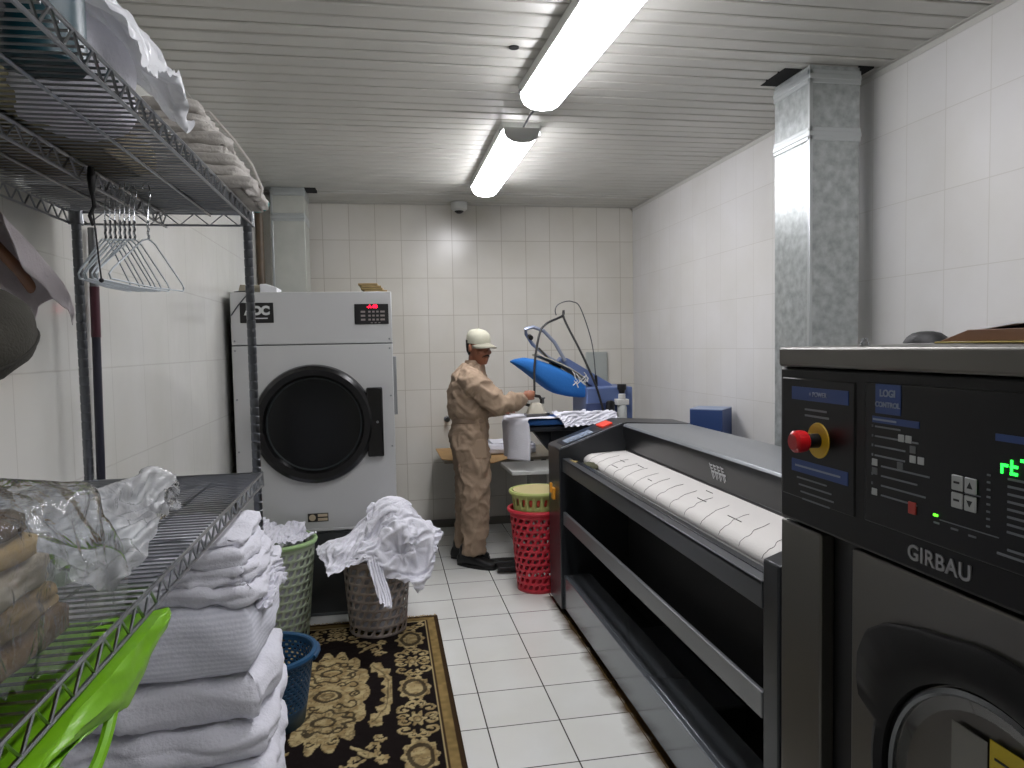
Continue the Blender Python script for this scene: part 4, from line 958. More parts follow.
# medallion: lobed oval with layered petals
def lobes(u, v, a, b_, n, d, ph=0):
    th = np.arctan2(v/b_, u/a); r = np.sqrt((u/a)**2+(v/b_)**2); return r-(1+d*np.abs(np.cos(n*th/2+ph))-d*.5), th, r
q, th, r = lobes(u, v, .175, .44, 14, .20)
gold[q < 0] = 1
for (vc, sg) in ((.23, 1), (-.23, -1)):
    p = np.sqrt((u/.10)**2+((v-vc)/.085)**2); tt = np.arctan2((v-vc)/.085, u/.10)
    dark_in[(np.abs(p-(1.05+.14*np.cos(9*tt))) < .10)] = 1
    dark_in[(np.abs(p-.45) < .08)] = 1
    dark_in[(p > .5) & (p < .95) & (np.cos(12*tt) > .88)] = .6
p = np.sqrt((u/.055)**2+(v/.05)**2); dark_in[np.abs(p-1) < .16] = 1; dark_in[np.abs(p-.5) < .12] = .6
for sx in (-1, 1):
    for sy in (-1, 1):
        for (x0, y0, k) in ((.105, .085, .035), (.10, .19, .028), (.06, .30, .03), (.12, .0, .025), (.055, .10, .022), (.05, .385, .02)):
            x = u-sx*x0; y = v-sy*y0; rr_ = np.sqrt(x*x+(y*.8)**2); tt = np.arctan2(y*sy, x*sx)
            dark_in[(np.abs(rr_-k*(.62+.38*tt/PI)) < .0048) & (q < -.06)] = 1
# garland arcs left and right of the medallion, four scroll sprays
for sx in (-1, 1):
    th2 = np.arctan2(v/.36, (sx*u-.10)/.19); r2 = np.sqrt(((sx*u-.10)/.19)**2+(v/.36)**2)
    w = .13+.05*np.cos(22*th2); gold[(np.abs(r2-.92) < w) & (np.abs(th2) < 1.05) & (r > 1.08)] = 1
    dark_in[(np.abs(r2-.90) < .02) & (np.abs(th2) < 1.0)] = .7
    for sy in (-1, 1):
        for (x0, y0, k, s2) in ((.20, .47, .045, 1), (.14, .54, .030, -1), (.245, .545, .024, 1), (.09, .60, .035, 1), (.23, .40, .022, -1)):
            x = sx*u-x0; y = sy*v-y0; rr_ = np.sqrt(x*x+(y*.75)**2); tt = np.arctan2(y, x*s2)
            gold[np.abs(rr_-k*(.65+.45*tt/PI)) < .0085+.003*np.cos(7*tt)] = 1
            gold[rr_ < k*.22] = 1
        x = sx*u; y = sy*v; tline = np.abs(y-(.44+.9*(x-.12)**1 )) ; gold[(tline < .012) & (x > .12) & (x < .24)] = 1
# border band with cartouches
def border(t, s, half):         # t: distance across the band -1..1, s: along
    g = np.zeros_like(t); dk = np.zeros_like(t)
    P = .56; sm = (s+P*20.5) % P - P/2
    e = np.sqrt((t/.80)**2+(sm/.115)**2); a = np.arctan2(sm/.115, t/.8)
    g[(e < 1.02+.10*np.cos(10*a))] = 1; dk[(e > .55) & (e < .80) & (np.abs(np.cos(a*1.0)) > -.1)] = 1
    g[e < .52+.05*np.cos(8*a)] = 1; dk[(e < .52) & (e > .56-.2)] = dk[(e < .52) & (e > .56-.2)]
    so = (s+P*20) % P - P/2          # centre of flower group between cartouches
    e2 = np.sqrt((t/.42)**2+(so/.06)**2); a2 = np.arctan2(so/.06, t/.42); g[e2 < .85+.25*np.cos(6*a2)] = 1; dk[np.abs(e2-.42) < .09] = .8
    for sx in (-1, 1):
        for sy in (-1, 1):
            for (x0, y0, k) in ((.62, .085, .036), (.25, .125, .026), (.70, .02, .024)):
                x = (t-sx*x0)*half; y = so-sy*y0; rr_ = np.sqrt(x*x+y*y); tt = np.arctan2(y*sy, x*sx)
                g[np.abs(rr_-k*(.7+.35*tt/PI)) < .0075] = 1; g[rr_ < k*.25] = 1
    g[np.abs(t+.98) < .05+.10*np.maximum(0, np.cos(s*2*PI/.14))] = np.maximum(g, .0)[np.abs(t+.98) < .05+.10*np.maximum(0, np.cos(s*2*PI/.14))]
    return g, dk
half = .088; bc = .39
ends = np.minimum(Vg-RY0, RY1-Vg); d_edge = np.minimum(hwid-au, ends)     # distance to the nearest edge
side = (hwid-au) <= ends
tb_ = (bc-(hwid-d_edge))/half*-1
s_ = np.where(side, v, u+.28)
g2, k2 = border(tb_ + .06*n1, s_, half)
inb = np.abs(tb_) < 1.15
gold[inb] = g2[inb]; dark_in[inb] = k2[inb]
vein = (np.abs(smooth_noise(34, 7)) < .075) | (np.abs(smooth_noise(50, 11)) < .05)
dark_in[vein & (gold > .5) & (dark_in < .5)] = .5
field = np.array(lin('140c0b')[:3]); gcol = np.array(lin('b8a67a')[:3]); gcol2 = np.array(lin('8a744c')[:3]); tan = np.array(lin('8a7448')[:3]); dkc = np.array(lin('3a2a18')[:3])
g = np.clip(gold*(1-dark_in*.85), 0, 1)[..., None]
mixn = np.clip(.5+.9*n3, 0, 1)[..., None]
colr = field*(1-g)+(gcol*(1-.8*mixn)+gcol2*.8*mixn)*g
de = d_edge[..., None]
def band(a, b_): return (de >= a) & (de < b_)
colr = np.where(band(.070, .078), gcol, colr)
colr = np.where(band(.062, .070), dkc, colr)
colr = np.where(band(.022, .062), tan*(1+.25*n3[..., None]), colr)
colr = np.where(band(.050, .053), dkc, colr)
colr = np.where(band(.030, .033), dkc, colr)
colr = np.where(band(.0, .022), dkc*.9, colr)
zg = .007+.0016*n3*.5+.002*g[..., 0]
me = bpy.data.meshes.new('patterned_rug')
ox, oy = cxr, (RY0+RY1)/2
vco = np.stack([Ug-ox, Vg-oy, zg], -1).reshape(-1, 3)
idx = np.arange((nx+1)*(ny+1)).reshape(nx+1, ny+1)
fc = np.stack([idx[:-1, :-1], idx[1:, :-1], idx[1:, 1:], idx[:-1, 1:]], -1).reshape(-1, 4)
rim_ = np.concatenate([idx[:, 0], idx[-1, 1:], idx[-2::-1, -1], idx[0, -2:0:-1]])
base_i = len(vco); low = vco[rim_].copy(); low[:, 2] = .0005
vall = np.concatenate([vco, low]); k = len(rim_)
sk = [(int(rim_[i]), base_i+i, base_i+(i+1) % k, int(rim_[(i+1) % k])) for i in range(k)]
me.from_pydata(vall.tolist(), [], fc.tolist()+sk)
ca = me.color_attributes.new('Col', 'FLOAT_COLOR', 'POINT')
cc = np.concatenate([colr.reshape(-1, 3), np.repeat(dkc[None], k, 0)]); cc = np.concatenate([cc, np.ones((len(cc), 1))], 1)
ca.data.foreach_set('color', cc.astype(np.float32).ravel())
me.polygons.foreach_set('use_smooth', [True]*len(me.polygons))
rug = link('patterned_rug', me, attr_mat('rug_pile', .95, .5, 400)); rug.location = (ox, oy, 0); BASES[rug.name] = V((ox, oy, 0))
tag(rug, 'dark brown rug with gold medallion and scroll border on the tiled floor', 'rug')
b = BM(); rr = random.Random(9)
x = RX0+.01
while x < RX1-.005:
    tube(b, [(x, RY1-.004, .006), (x+rr.uniform(-.006, .006), RY1+.014, .004), (x+rr.uniform(-.008, .008), RY1+.014+rr.uniform(.004, .02), .0025)], .0018, 4); x += .0075
o = put('fringe', b, mat('fringe_gold', 'a48d5a', .95), rug); o['kind'] = 'stuff'

# ------------------------------------------------------------------ steam press and its table
pb_ = mat('press_blue', '5f719c', .42, .2, bump=.02, bscale=200); pad_b = mat('pad_blue', '2a68ae', .8, bump=.3, bscale=60, spec=.2); buck_b = mat('buck_blue', '1b4f8e', .8, bump=.2, bscale=60)
t = thing('steam_press', 'blue steam press with its padded head tilted open at the back wall', 'press', (1.5, 5.15, 0))
b = BM(); box(b, 1.45, 1.80, 5.02, 5.42, .06, 1.262); put('column', b, pb_, t, bevel=.008)
b = BM(); box(b, 1.44, 1.70, 5.0, 5.02, .75, 1.15); put('column_cover', b, mat('cover_dark', '2e3a5c', .45), t, bevel=.004)
b = BM(); box(b, 1.30, 1.86, 4.95, 5.45, .0, .06); put('foot_plate', b, mat('press_base', '26282c', .5), t, bevel=.006)
# lower buck: board pointing at the operator
def board_rings(xs, zt, th, yc, wfun):
    return [((x, yc, zt-th/2), (0, wfun(x), 0), (0, 0, th/2)) for x in xs]
wf = lambda x: .20*math.sqrt(max(.02, 1-max(0, (1.16-x)/.275)**2.2))
xs = [.895, .905, .93, .97, 1.03, 1.1, 1.16, 1.3, 1.45]
b = BM(); loft(b, board_rings(xs, 1.058, .05, 5.10, wf), 28, power=5); bk = put('buck_pad', b, buck_b, t)
b = BM(); loft(b, [((x, 5.10, .985), (0, wf(x)-.012, 0), (0, 0, .022)) for x in xs], 28, power=5); put('buck_frame', b, mat('buck_dark', '1c2028', .5), t)
b = BM(); box(b, 1.18, 1.46, 5.02, 5.18, .80, .962); prism(b, [(1.05, .962), (1.18, .80), (1.18, .962)], 'y', 5.04, 5.16); put('buck_support', b, mat('buck_dark', '1c2028', .5), t, bevel=.006)
# head: thick pad, tip to the upper left
side = [(.926, 1.470), (1.03, 1.490), (1.17, 1.452), (1.34, 1.375), (1.455, 1.285), (1.505, 1.20), (1.47, 1.185), (1.40, 1.195), (1.31, 1.200), (1.22, 1.228), (1.08, 1.335), (.95, 1.445)]
up = [(.926, 1.468), (.97, 1.482), (1.03, 1.490), (1.10, 1.478), (1.17, 1.455), (1.26, 1.418), (1.34, 1.378), (1.41, 1.33), (1.46, 1.282), (1.50, 1.22)]
dn = [(.928, 1.455), (.965, 1.432), (1.02, 1.392), (1.08, 1.345), (1.15, 1.285), (1.21, 1.240), (1.26, 1.215), (1.34, 1.195), (1.42, 1.185), (1.485, 1.188)]
b = BM(); rings = []
for (xu, zu), (xd, zd) in zip(up, dn):
    c = V(((xu+xd)/2, 5.22, (zu+zd)/2)); hv = V(((xu-xd)/2, 0, (zu-zd)/2)); w = .165*math.sqrt(max(.03, 1-max(0, (1.20-xu)/.275)**2))
    rings.append((c, (0, w, 0), hv))
loft(b, rings, 28, power=4); hd = put('head_pad', b, pad_b, t, angle=60)
b = BM(); loft(b, [(c + V((.02, 0, .045))+V(hv)*.75, V(u_)*.86, V(hv)*.10) for c, u_, hv in rings[3:-1]], 24, power=4); put('head_plate', b, mat('plate_grey', '9a9684', .5), hd)
b = BM(); rr = random.Random(4)
for k in range(9):
    p = V((1.40+rr.uniform(-.06, .06), 5.04+rr.uniform(-.01, .01), 1.345+rr.uniform(-.05, .05))); tube(b, [p, p+V((.015, -.012, -.02)), p+V((rr.uniform(-.03, .03), -.014, -.05))], .004, 5)
put('tie_strings', b, mat('string_white', 'c6c6c2', .8), hd)
# beam and handle loop
b = BM(); prism(b, [(1.285, 1.455), (1.315, 1.490), (1.36, 1.478), (1.70, 1.275), (1.72, 1.215), (1.60, 1.215), (1.45, 1.335)], 'y', 5.20, 5.30); bm_ = put('lift_arm', b, pb_, t, bevel=.006)
b = BM(); tube(b, [(1.33, 5.17, 1.46), (1.25, 5.17, 1.60), (1.17, 5.17, 1.685), (1.09, 5.17, 1.715), (1.035, 5.175, 1.700), (1.045, 5.21, 1.665), (1.10, 5.25, 1.59), (1.22, 5.27, 1.49), (1.30, 5.26, 1.445)], .0135, 10); put('handle', b, mat('handle_grey', '8b93a6', .35, .4), bm_)
b = BM(); tube(b, [(1.07, 5.15, 1.635), (1.07, 5.20, 1.645)], .018, 12); put('handle_knob', b, black, bm_)
b = BM(); box(b, 1.235, 1.30, 5.18, 5.30, 1.40, 1.455); tube(b, [(1.25, 5.17, 1.43), (1.13, 5.17, 1.56)], .008, 8); put('joint', b, mat('joint_dark', '35332a', .5), bm_, bevel=.004)
# steam line gooseneck wire and hose
b = BM(); tube(b, bez([(1.575, 5.2, 1.26), (1.572, 5.2, 1.36), (1.545, 5.2, 1.60), (1.462, 5.2, 1.852), (1.40, 5.2, 1.90), (1.34, 5.2, 1.90), (1.285, 5.2, 1.875), (1.268, 5.2, 1.835), (1.275, 5.2, 1.80)]), .004, 6); gz = put('gooseneck_wire', b, mat('wire_steel', '5a5c5e', .35, .9), t)
b = BM(); tube(b, [(1.578, 5.2, 1.262), (1.575, 5.2, 1.345)], .011, 10); put('wire_socket', b, black, t)
b = BM(); tube(b, [(1.275, 5.2, 1.80), (1.28, 5.19, 1.765), (1.30, 5.18, 1.74), (1.32, 5.16, 1.725)], .002, 5); put('hanging_string', b, mat('string_white', 'c6c6c2', .8), gz)
# valve set on the column's right
b = BM(); lathe(b, [(.0, 0), (.034, 0), (.036, .01), (.036, .10), (.03, .12), (0, .12)], (1.70, 4.97, 1.015), 20); vl = put('filter_bowl', b, mat('bowl_clear', 'b9bcb8', .25), t)
b = BM(); box(b, 1.655, 1.745, 4.94, 5.018, 1.135, 1.177); lathe(b, [(.022, .16), (.026, .17), (.026, .2), (0, .2)], (1.70, 4.97, 1.015), 16); put('valve_body', b, mat('valve_white', 'c8c8c4', .4), vl, bevel=.004)
b = BM(); lathe(b, [(.0, .205), (.02, .205), (.026, .225), (.034, .235), (.034, .268), (.03, .272), (0, .272)], (1.70, 4.97, 1.015), 16); put('valve_knob', b, black, vl)
b = BM(); lathe(b, [(0, 0), (.03, 0), (.032, .01), (.032, .14), (.02, .15), (0, .15)], (1.61, 4.965, 1.02), 18); put('pressure_switch', b, black, vl)
# side tray on a bracket
b = BM(); prism(b, [(.856, 5.349), (.868, 4.925), (1.40, 4.90), (1.40, 5.36)], 'z', .664, .692); tr_ = put('side_tray', b, mat('tray_white', 'c6c8c4', .35), t, bevel=.004)
b = BM(); box(b, 1.02, 1.14, 5.02, 5.16, .062, .663); put('tray_pillar', b, mat('pillar_grey', '8d8d88', .45), tr_, bevel=.006)
b = BM(); box(b, .98, 1.36, 4.98, 5.20, .0, .06); put('tray_foot', b, mat('press_base', '26282c', .5), tr_, bevel=.006)
for k, (y, x) in enumerate(((4.86, .74), (4.99, .71))):
    b = BM(); prism(b, [(x, y-.05), (x+.10, y-.055), (x+.26, y-.03), (x+.26, y+.03), (x+.10, y+.055), (x, y+.05)], 'z', .02, .05); prism(b, [(x+.2, y-.012), (x+.42, y-.012), (x+.42, y+.012), (x+.2, y+.012)], 'z', .0, .03); put('foot_pedal', b, mat('pedal_black', '141414', .5), t, bevel=.006)

# cloths on the press
def drape(name, label, xs, ys, fz, m, seed, thick=.003, wr=.004):
    b = BM(); G = [[b.verts.new(fz(x, y)) for y in ys] for x in xs]
    for A, B_ in zip(G, G[1:]):
        for j in range(len(ys)-1): b.faces.new((A[j], B_[j], B_[j+1], A[j+1]))
    b.normal_update()
    mv = [(v, v.normal*wr*(noise.noise(v.co*9+V((seed, 0, 0)))+.5*noise.noise(v.co*22+V((0, seed, 0))))) for v in b.verts]
    for v, d in mv: v.co += d
    return tag(put(name, b, m, solid=thick, angle=180), label, 'cloth')
def fz1(s, w):       # s: along the board from tail (0) over the tip and down, w: across -1..1
    top = 1.066; xt = .873
    L1 = .27; z_=0
    flare = 1.0
    if s < L1: x, z = 1.145-s, top
    else:
        d = s-L1; rb = .022
        if d < rb*1.57: a = d/rb; x, z = xt-rb*math.sin(a), top-rb*(1-math.cos(a))
        else: x, z = xt-rb+.02*math.sin(d*6)*.0+.05*(d-.035), top-rb-(d-rb*1.57)
    hw_ = .212
    y = 5.10+w*hw_
    x += .13*max(0, -w)**2.2 + (.012 if z < 1.04 else 0)*math.sin(w*7+z*9)
    if w > 0: x += .035*w*w
    return V((x, y, z))
b_xs = [i*.011 for i in range(54)]; 
drape('white_cloth', 'white cloth draped over the tip of the press board, hanging in front of the person', [s for s in b_xs], [-1+i/12 for i in range(25)], fz1, linen, 3, wr=.006)
tbl = BM(); box(tbl, 1.14, 1.70, 4.90, 5.30, .95, 1.072); box(tbl, 1.0, 1.8, 4.2, 4.30, .5, 1.0)
res = sim_cloth([sheet(1.40, 4.92, 1.11, .50, .40, 40, .10, .012, 4, 3.)], [tbl], 22, .0, 9.)
tag(put('white_towel', res[0], linen, solid=.003, sub=1), 'white towel lying on the press board, hanging toward the ironer', 'cloth')
# steam iron on the board
ix, iy, iz = 1.075, 5.02, 1.0735
t2 = thing('steam_iron', 'pale steam iron with a dark round handle held on the white cloth', 'iron', (ix, iy, iz))
def sole(sc): return [(ix+sc*p[0], iy+sc*p[1]) for p in ((-.085, -.05), (-.02, -.053), (.05, -.035), (.085, -.015), (.098, 0), (.085, .015), (.05, .035), (-.02, .053), (-.085, .05))]
b = BM(); prism(b, sole(1), 'z', iz, iz+.018); put('sole_plate', b, mat('sole_steel', '6c6a68', .35, .8), t2, bevel=.003)
b = BM(); loft(b, [((ix-.005, iy, iz+.018), (.072, 0, 0), (0, .042, 0)), ((ix-.005, iy, iz+.05), (.060, 0, 0), (0, .038, 0)), ((ix-.008, iy, iz+.085), (.042, 0, 0), (0, .032, 0)), ((ix-.01, iy, iz+.095), (.030, 0, 0), (0, .022, 0))], 24, power=3); put('body', b, mat('iron_cream', 'b8b2a2', .4), t2)
b = BM(); tube(b, [(ix+.035, iy, iz+.088), (ix+.036, iy, iz+.115), (ix+.022, iy, iz+.138), (ix-.02, iy, iz+.146), (ix-.065, iy, iz+.142), (ix-.085, iy, iz+.12), (ix-.082, iy, iz+.085), (ix-.05, iy, iz+.075)], .012, 10); put('handle', b, mat('iron_handle', '15110f', .45), t2)
b = BM(); lathe(b, [(0, .086), (.012, .086), (.012, .12), (.02, .122), (.02, .13), (0, .13)], (ix+.045, iy, iz), 14); put('valve', b, mat('dull_steel', '5a5c5c', .4, .8), t2)
b = BM(); tube(b, bez([(1.06, 5.02, 1.222), (1.062, 5.022, 1.27), (1.075, 5.06, 1.45), (1.125, 5.11, 1.66), (1.18, 5.13, 1.735), (1.27, 5.15, 1.775), (1.318, 5.16, 1.80), (1.322, 5.165, 1.835), (1.32, 5.16, 1.79), (1.345, 5.14, 1.715), (1.42, 5.05, 1.52), (1.50, 4.98, 1.30), (1.545, 4.972, 1.15), (1.56, 4.975, 1.09)], 48), .0085, 8)
tag(put('steam_hose', b, mat('hose_black', '1a1818', .5)), 'black steam hose rising in a loop from the iron to the press', 'hose')

# low work table behind the person, cardboard on it
t = thing('work_table', 'low table along the back wall behind the person, covered by cardboard', 'table', (.75, 5.9, 0))
b = BM(); box(b, .44, 1.36, 5.50, 6.17, .675, .70); put('table_top', b, mat('table_top', '8b8272', .5), t, bevel=.004)
for x in (.655, 1.25):
    for y in (5.60, 6.10): b = BM(); box(b, x-.018, x+.018, y-.018, y+.018, 0, .675); put('leg', b, mat('table_leg', '5d5b56', .5, .4), t, bevel=.003)
b = BM(); prism(b, [(.42, 6.15), (.425, 5.55), (.70, 5.28), (.79, 5.27), (1.02, 5.55), (1.0, 6.15)], 'z', .7005, .707)
o = tag(put('cardboard_sheet', b, cardb, bevel=.001), 'flat brown cardboard sheet on the low table behind the person', 'cardboard')
cloth_folded('folded_cloth', .80, 1.20, 5.62, 5.98, .708, .80, 3, 150, linen, 'folded white cloth on the cardboard behind the hanging cloth', 'cloth', lump=.01)
# ------------------------------------------------------------------ the person at the press
t = thing('person', 'person in tan coveralls and a pale cap ironing at the blue press', 'person', (.60, 5.12, 0))
skin = mat('skin', '8c5a42', .5, var=.08, vscale=20); tan_c = mat('coverall_tan', '9c8874', .9, bump=.25, bscale=160, spec=.15, var=.05, vscale=8)
fx, lx = V((.978, -.208, 0)), V((.208, .978, 0)); C0 = V((.60, 5.12, 0))
def tr(z, off, w, d, side=0): return (C0 + fx*off + lx*side + V((0, 0, z)), lx*w, fx*d)
def limb(bm, pts, rs, n=16, flat=None):
    pts = [V(p) for p in pts]; fr = frames(pts); loft(bm, [(p, u*r, w*r) for p, (u, w), r in zip(pts, fr, rs)], n)
    for p, r in ((pts[0], rs[0]), (pts[-1], rs[-1])): ico(bm, p, r*.98, 2)
# head frame
hc = V((.668, 5.085, 1.572)); az = math.radians(-58); hf = V((math.cos(az), math.sin(az), -.10)).normalized(); hl = V((-math.sin(az), math.cos(az), 0)); hu = hf.cross(hl)
def HP(a, l_, u): return hc + hf*a + hl*l_ + hu*u
R_sh, R_el, R_wr = (.590, 4.955, 1.345), (.800, 4.895, 1.165), (.958, 4.985, 1.205)
L_sh, L_el, L_wr = (.625, 5.285, 1.345), (.690, 5.345, 1.115), (.800, 5.275, 1.092)
b = BM()
loft(b, [tr(.86, 0, .13, .09), tr(1.0, 0, .13, .09), tr(1.2, -.015, .15, .10), tr(1.33, -.01, .15, .085), tr(1.40, .02, .09, .065)], 20)
loft(b, [(V((.615, 5.118, 1.36)), lx*.058, fx*.060), (V((.637, 5.11, 1.44)), lx*.054, fx*.056), (V((.652, 5.10, 1.50)), hl*.052, hf*.055), (HP(-.02, 0, -.03), hl*.05, hf*.055)], 18)
# head: sections from chin to crown
loft(b, [(HP(.062, 0, -.117), hl*.020, hf*.018), (HP(.056, 0, -.108), hl*.034, hf*.034), (HP(.042, 0, -.088), hl*.047, hf*.052), (HP(.024, 0, -.055), hl*.060, hf*.073), (HP(.012, 0, -.02), hl*.069, hf*.087), (HP(.002, 0, .02), hl*.074, hf*.095), (HP(-.002, 0, .06), hl*.074, hf*.094), (HP(-.004, 0, .09), hl*.062, hf*.080), (HP(-.004, 0, .112), hl*.030, hf*.040)], 24)
loft(b, [(HP(.092, 0, .012), hl*.007, hu*.010), (HP(.108, 0, -.012), hl*.010, hu*.010), (HP(.116, 0, -.026), hl*.015, hu*.010), (HP(.098, 0, -.034), hl*.016, hu*.006)], 12)     # nose
for s in (-1, 1):
    ico(b, HP(.070, s*.044, -.028), (.020, .020, .018), 2)                              # cheek
    e = BM(); ico(e, (0, 0, 0), (.017, .008, .031), 2); bmesh.ops.transform(e, matrix=Matrix.Translation(HP(-.004, s*.077, -.005)) @ Matrix.Rotation(az+s*.35, 4, 'Z'), verts=e.verts[:])
    m_ = bpy.data.meshes.new('e'); e.to_mesh(m_); e.free(); b.from_mesh(m_); bpy.data.meshes.remove(m_)
    ico(b, HP(.078, s*.030, .026), (.016, .016, .008), 2)                               # brow ridge
ico(b, HP(.092, 0, -.066), (.018, .018, .009), 2); ico(b, HP(.088, 0, -.080), (.017, .017, .007), 2)   # lips
ico(b, HP(.075, 0, -.103), (.018, .018, .014), 2)
limb(b, [R_sh, R_el, R_wr], [.048, .040, .029]); limb(b, [L_sh, L_el, L_wr], [.048, .040, .029])
limb(b, [(.605, 5.035, .86), (.615, 5.035, .5), (.578, 5.05, .09)], [.075, .052, .038]); limb(b, [(.61, 5.20, .86), (.605, 5.21, .5), (.545, 5.245, .09)], [.075, .052, .038])
# right hand closed over the iron's handle
limb(b, [R_wr, (.985, 4.992, 1.222)], [.027, .026])
loft(b, [(V((.972, 4.990, 1.214)), (0, .016, .020), (0, -.010, .010)), (V((1.0, 4.994, 1.226)), (0, .016, .026), (0, -.012, .010)), (V((1.03, 4.996, 1.232)), (0, .014, .026), (0, -.012, .009)), (V((1.056, 4.998, 1.232)), (0, .012, .020), (0, -.010, .008))], 14)
for k, x in enumerate((.992, 1.012, 1.032, 1.051)):
    dl = (.0, .003, .002, -.002)[k]
    limb(b, [(x, 4.998, 1.243), (x+.002, 5.018, 1.250+dl), (x+.004, 5.040+dl, 1.240), (x+.003, 5.046, 1.218-dl), (x, 5.033, 1.203)], [.0098, .0092, .0088, .0084, .0075], 10)
limb(b, [(.985, 4.990, 1.212), (1.004, 4.984, 1.200), (1.030, 4.990, 1.197), (1.052, 5.002, 1.199)], [.013, .0115, .0100, .0085], 10)
# left hand resting flat
limb(b, [L_wr, (.828, 5.262, 1.094)], [.026, .025])
loft(b, [(V((.815, 5.268, 1.093)), (.006, .024, 0), (0, 0, .017)), (V((.85, 5.254, 1.095)), (.008, .036, 0), (0, 0, .015)), (V((.882, 5.243, 1.094)), (.008, .038, 0), (0, 0, .013))], 14)
for k, o_ in enumerate((-.030, -.010, .010, .029)):
    ln = (.062, .074, .070, .055)[k]; p0 = V((.880, 5.243, 1.094)) + V((.22, .97, 0))*o_; d_ = (V((.96, -.25, 0)) + V((.22, .97, 0))*(o_*5)).normalized()
    limb(b, [p0, p0+d_*ln*.45+V((0, 0, .004)), p0+d_*ln*.78+V((0, 0, -.003)), p0+d_*ln+V((0, 0, -.009))], [.0098, .0092, .0086, .0075], 10)
limb(b, [(.838, 5.232, 1.090), (.858, 5.212, 1.087), (.882, 5.199, 1.085), (.900, 5.193, 1.083)], [.0125, .011, .0098, .0085], 10)
b = remeshed(b, .0048, 3)
body = put('body', b, skin, t, angle=180)
# eyes, brows, moustache
for s in (-1, 1):
    b = BM(); ico(b, HP(.0815, s*.031, .008), (.0125, .0125, .0085), 2); ey = put('eye', b, mat('eye_white', 'b8ada0', .3), body)
    b = BM(); ico(b, HP(.0905, s*.0315, .008), (.0055, .0055, .0055), 2); put('iris', b, mat('eye_dark', '120c0a', .2), ey)
hair_m = mat('hair_black', '17110f', .7, bump=.4, bscale=300)
b = BM()
for s in (-1, 1): tube(b, [HP(.094, s*.012, .024), HP(.091, s*.030, .028), HP(.080, s*.046, .022)], [.0035, .0048, .003], 6)
put('eyebrows', b, hair_m, body)
b = BM(); tube(b, [HP(.088, -.034, -.062), HP(.104, -.016, -.050), HP(.112, 0, -.047), HP(.104, .016, -.050), HP(.088, .034, -.062)], [.002, .0048, .0045, .0048, .002], 8); put('moustache', b, hair_m, body)
b = BM(); loft(b, [(HP(-.034, 0, -.062), hl*.046, hf*.036), (HP(-.022, 0, -.03), hl*.066, hf*.068), (HP(-.012, 0, .01), hl*.0745, hf*.084), (HP(-.010, 0, .05), hl*.0775, hf*.089)], 24, power=2.2)
put('hair', b, hair_m, body)
# cap
cap_m = mat('cap_beige', 'b6b4a2', .85, bump=.25, bscale=220, spec=.15)
b = BM(); loft(b, [(HP(.0, 0, .030), hl*.079, hf*.097), (HP(.0, 0, .060), hl*.080, hf*.098), (HP(-.002, 0, .090), hl*.076, hf*.093), (HP(-.006, 0, .112), hl*.062, hf*.078), (HP(-.008, 0, .126), hl*.042, hf*.055), (HP(-.008, 0, .132), hl*.014, hf*.018)], 28)
ico(b, HP(-.008, 0, .134), .006, 2); cp_ = put('cap', b, cap_m, t, angle=60)
b = BM(); top, bot = [], []
for i in range(17):
    a = -1.25+2.5*i/16; r0 = V((.095*math.cos(a), .082*math.sin(a))); ext = .082*math.cos(a*1.05)**.6 if abs(a) < 1.2 else .002
    for rr_, lst in ((0, 0), (1, 1)):
        q = r0 + V((ext, 0))*rr_
        z = .038 - .020*(abs(math.sin(a))**2) - .022*rr_
        (top if lst else bot).append(b.verts.new(HP(q.x, q.y, z)))
for i in range(16): b.faces.new((bot[i], bot[i+1], top[i+1], top[i]))
put('brim', b, mat('brim_beige', '8f8c7c', .85), cp_, solid=.005)
# coverall
b = BM()
loft(b, [tr(.78, .005, .150, .110), tr(.86, -.002, .168, .122), tr(.95, -.008, .170, .130), tr(1.02, 0, .155, .118), tr(1.055, .002, .150, .113), tr(1.075, 0, .156, .120), tr(1.10, -.006, .180, .140), tr(1.16, -.006, .186, .138), tr(1.25, -.006, .190, .132), tr(1.32, -.000, .190, .118), tr(1.375, .006, .172, .106), tr(1.415, .022, .125, .085), tr(1.45, .034, .078, .070)], 28, power=2.3)
def sleeve(sh, el, wr):
    sh, el, wr = V(sh), V(el), V(wr); d = (wr-el).normalized(); e = wr - d*.012
    m1 = sh.lerp(el, .5)+V((0, 0, -.006)); m2 = el.lerp(e, .55)
    limb(b, [sh, m1, el, m2, e-d*.03, e-d*.022, e], [.082, .075, .066, .058, .050, .044, .042], 18)
sleeve(R_sh, R_el, R_wr); sleeve(L_sh, L_el, L_wr)
def leg(P, r):
    limb(b, P, r, 20)
loft(b, [((.607, 5.045, .90), (.0, .085, 0), (.118, 0, 0)), ((.612, 5.035, .72), (0, .088, 0), (.108, 0, 0)), ((.617, 5.035, .52), (0, .080, 0), (.094, 0, 0)), ((.612, 5.038, .32), (0, .076, 0), (.084, 0, 0)), ((.600, 5.042, .14), (0, .074, 0), (.078, 0, 0)), ((.598, 5.043, .105), (0, .074, 0), (.079, 0, 0))], 22)
loft(b, [((.607, 5.195, .90), (.0, .085, 0), (.118, 0, 0)), ((.606, 5.205, .72), (0, .088, 0), (.106, 0, 0)), ((.603, 5.21, .52), (0, .080, 0), (.092, 0, 0)), ((.590, 5.22, .32), (0, .076, 0), (.082, 0, 0)), ((.570, 5.235, .14), (0, .074, 0), (.077, 0, 0)), ((.566, 5.238, .105), (0, .074, 0), (.077, 0, 0))], 22)
b = remeshed(b, .0085, 4)
folds(b, .009, 6, 31, (1, 1, 1.2), detail=.35, warp=.8)
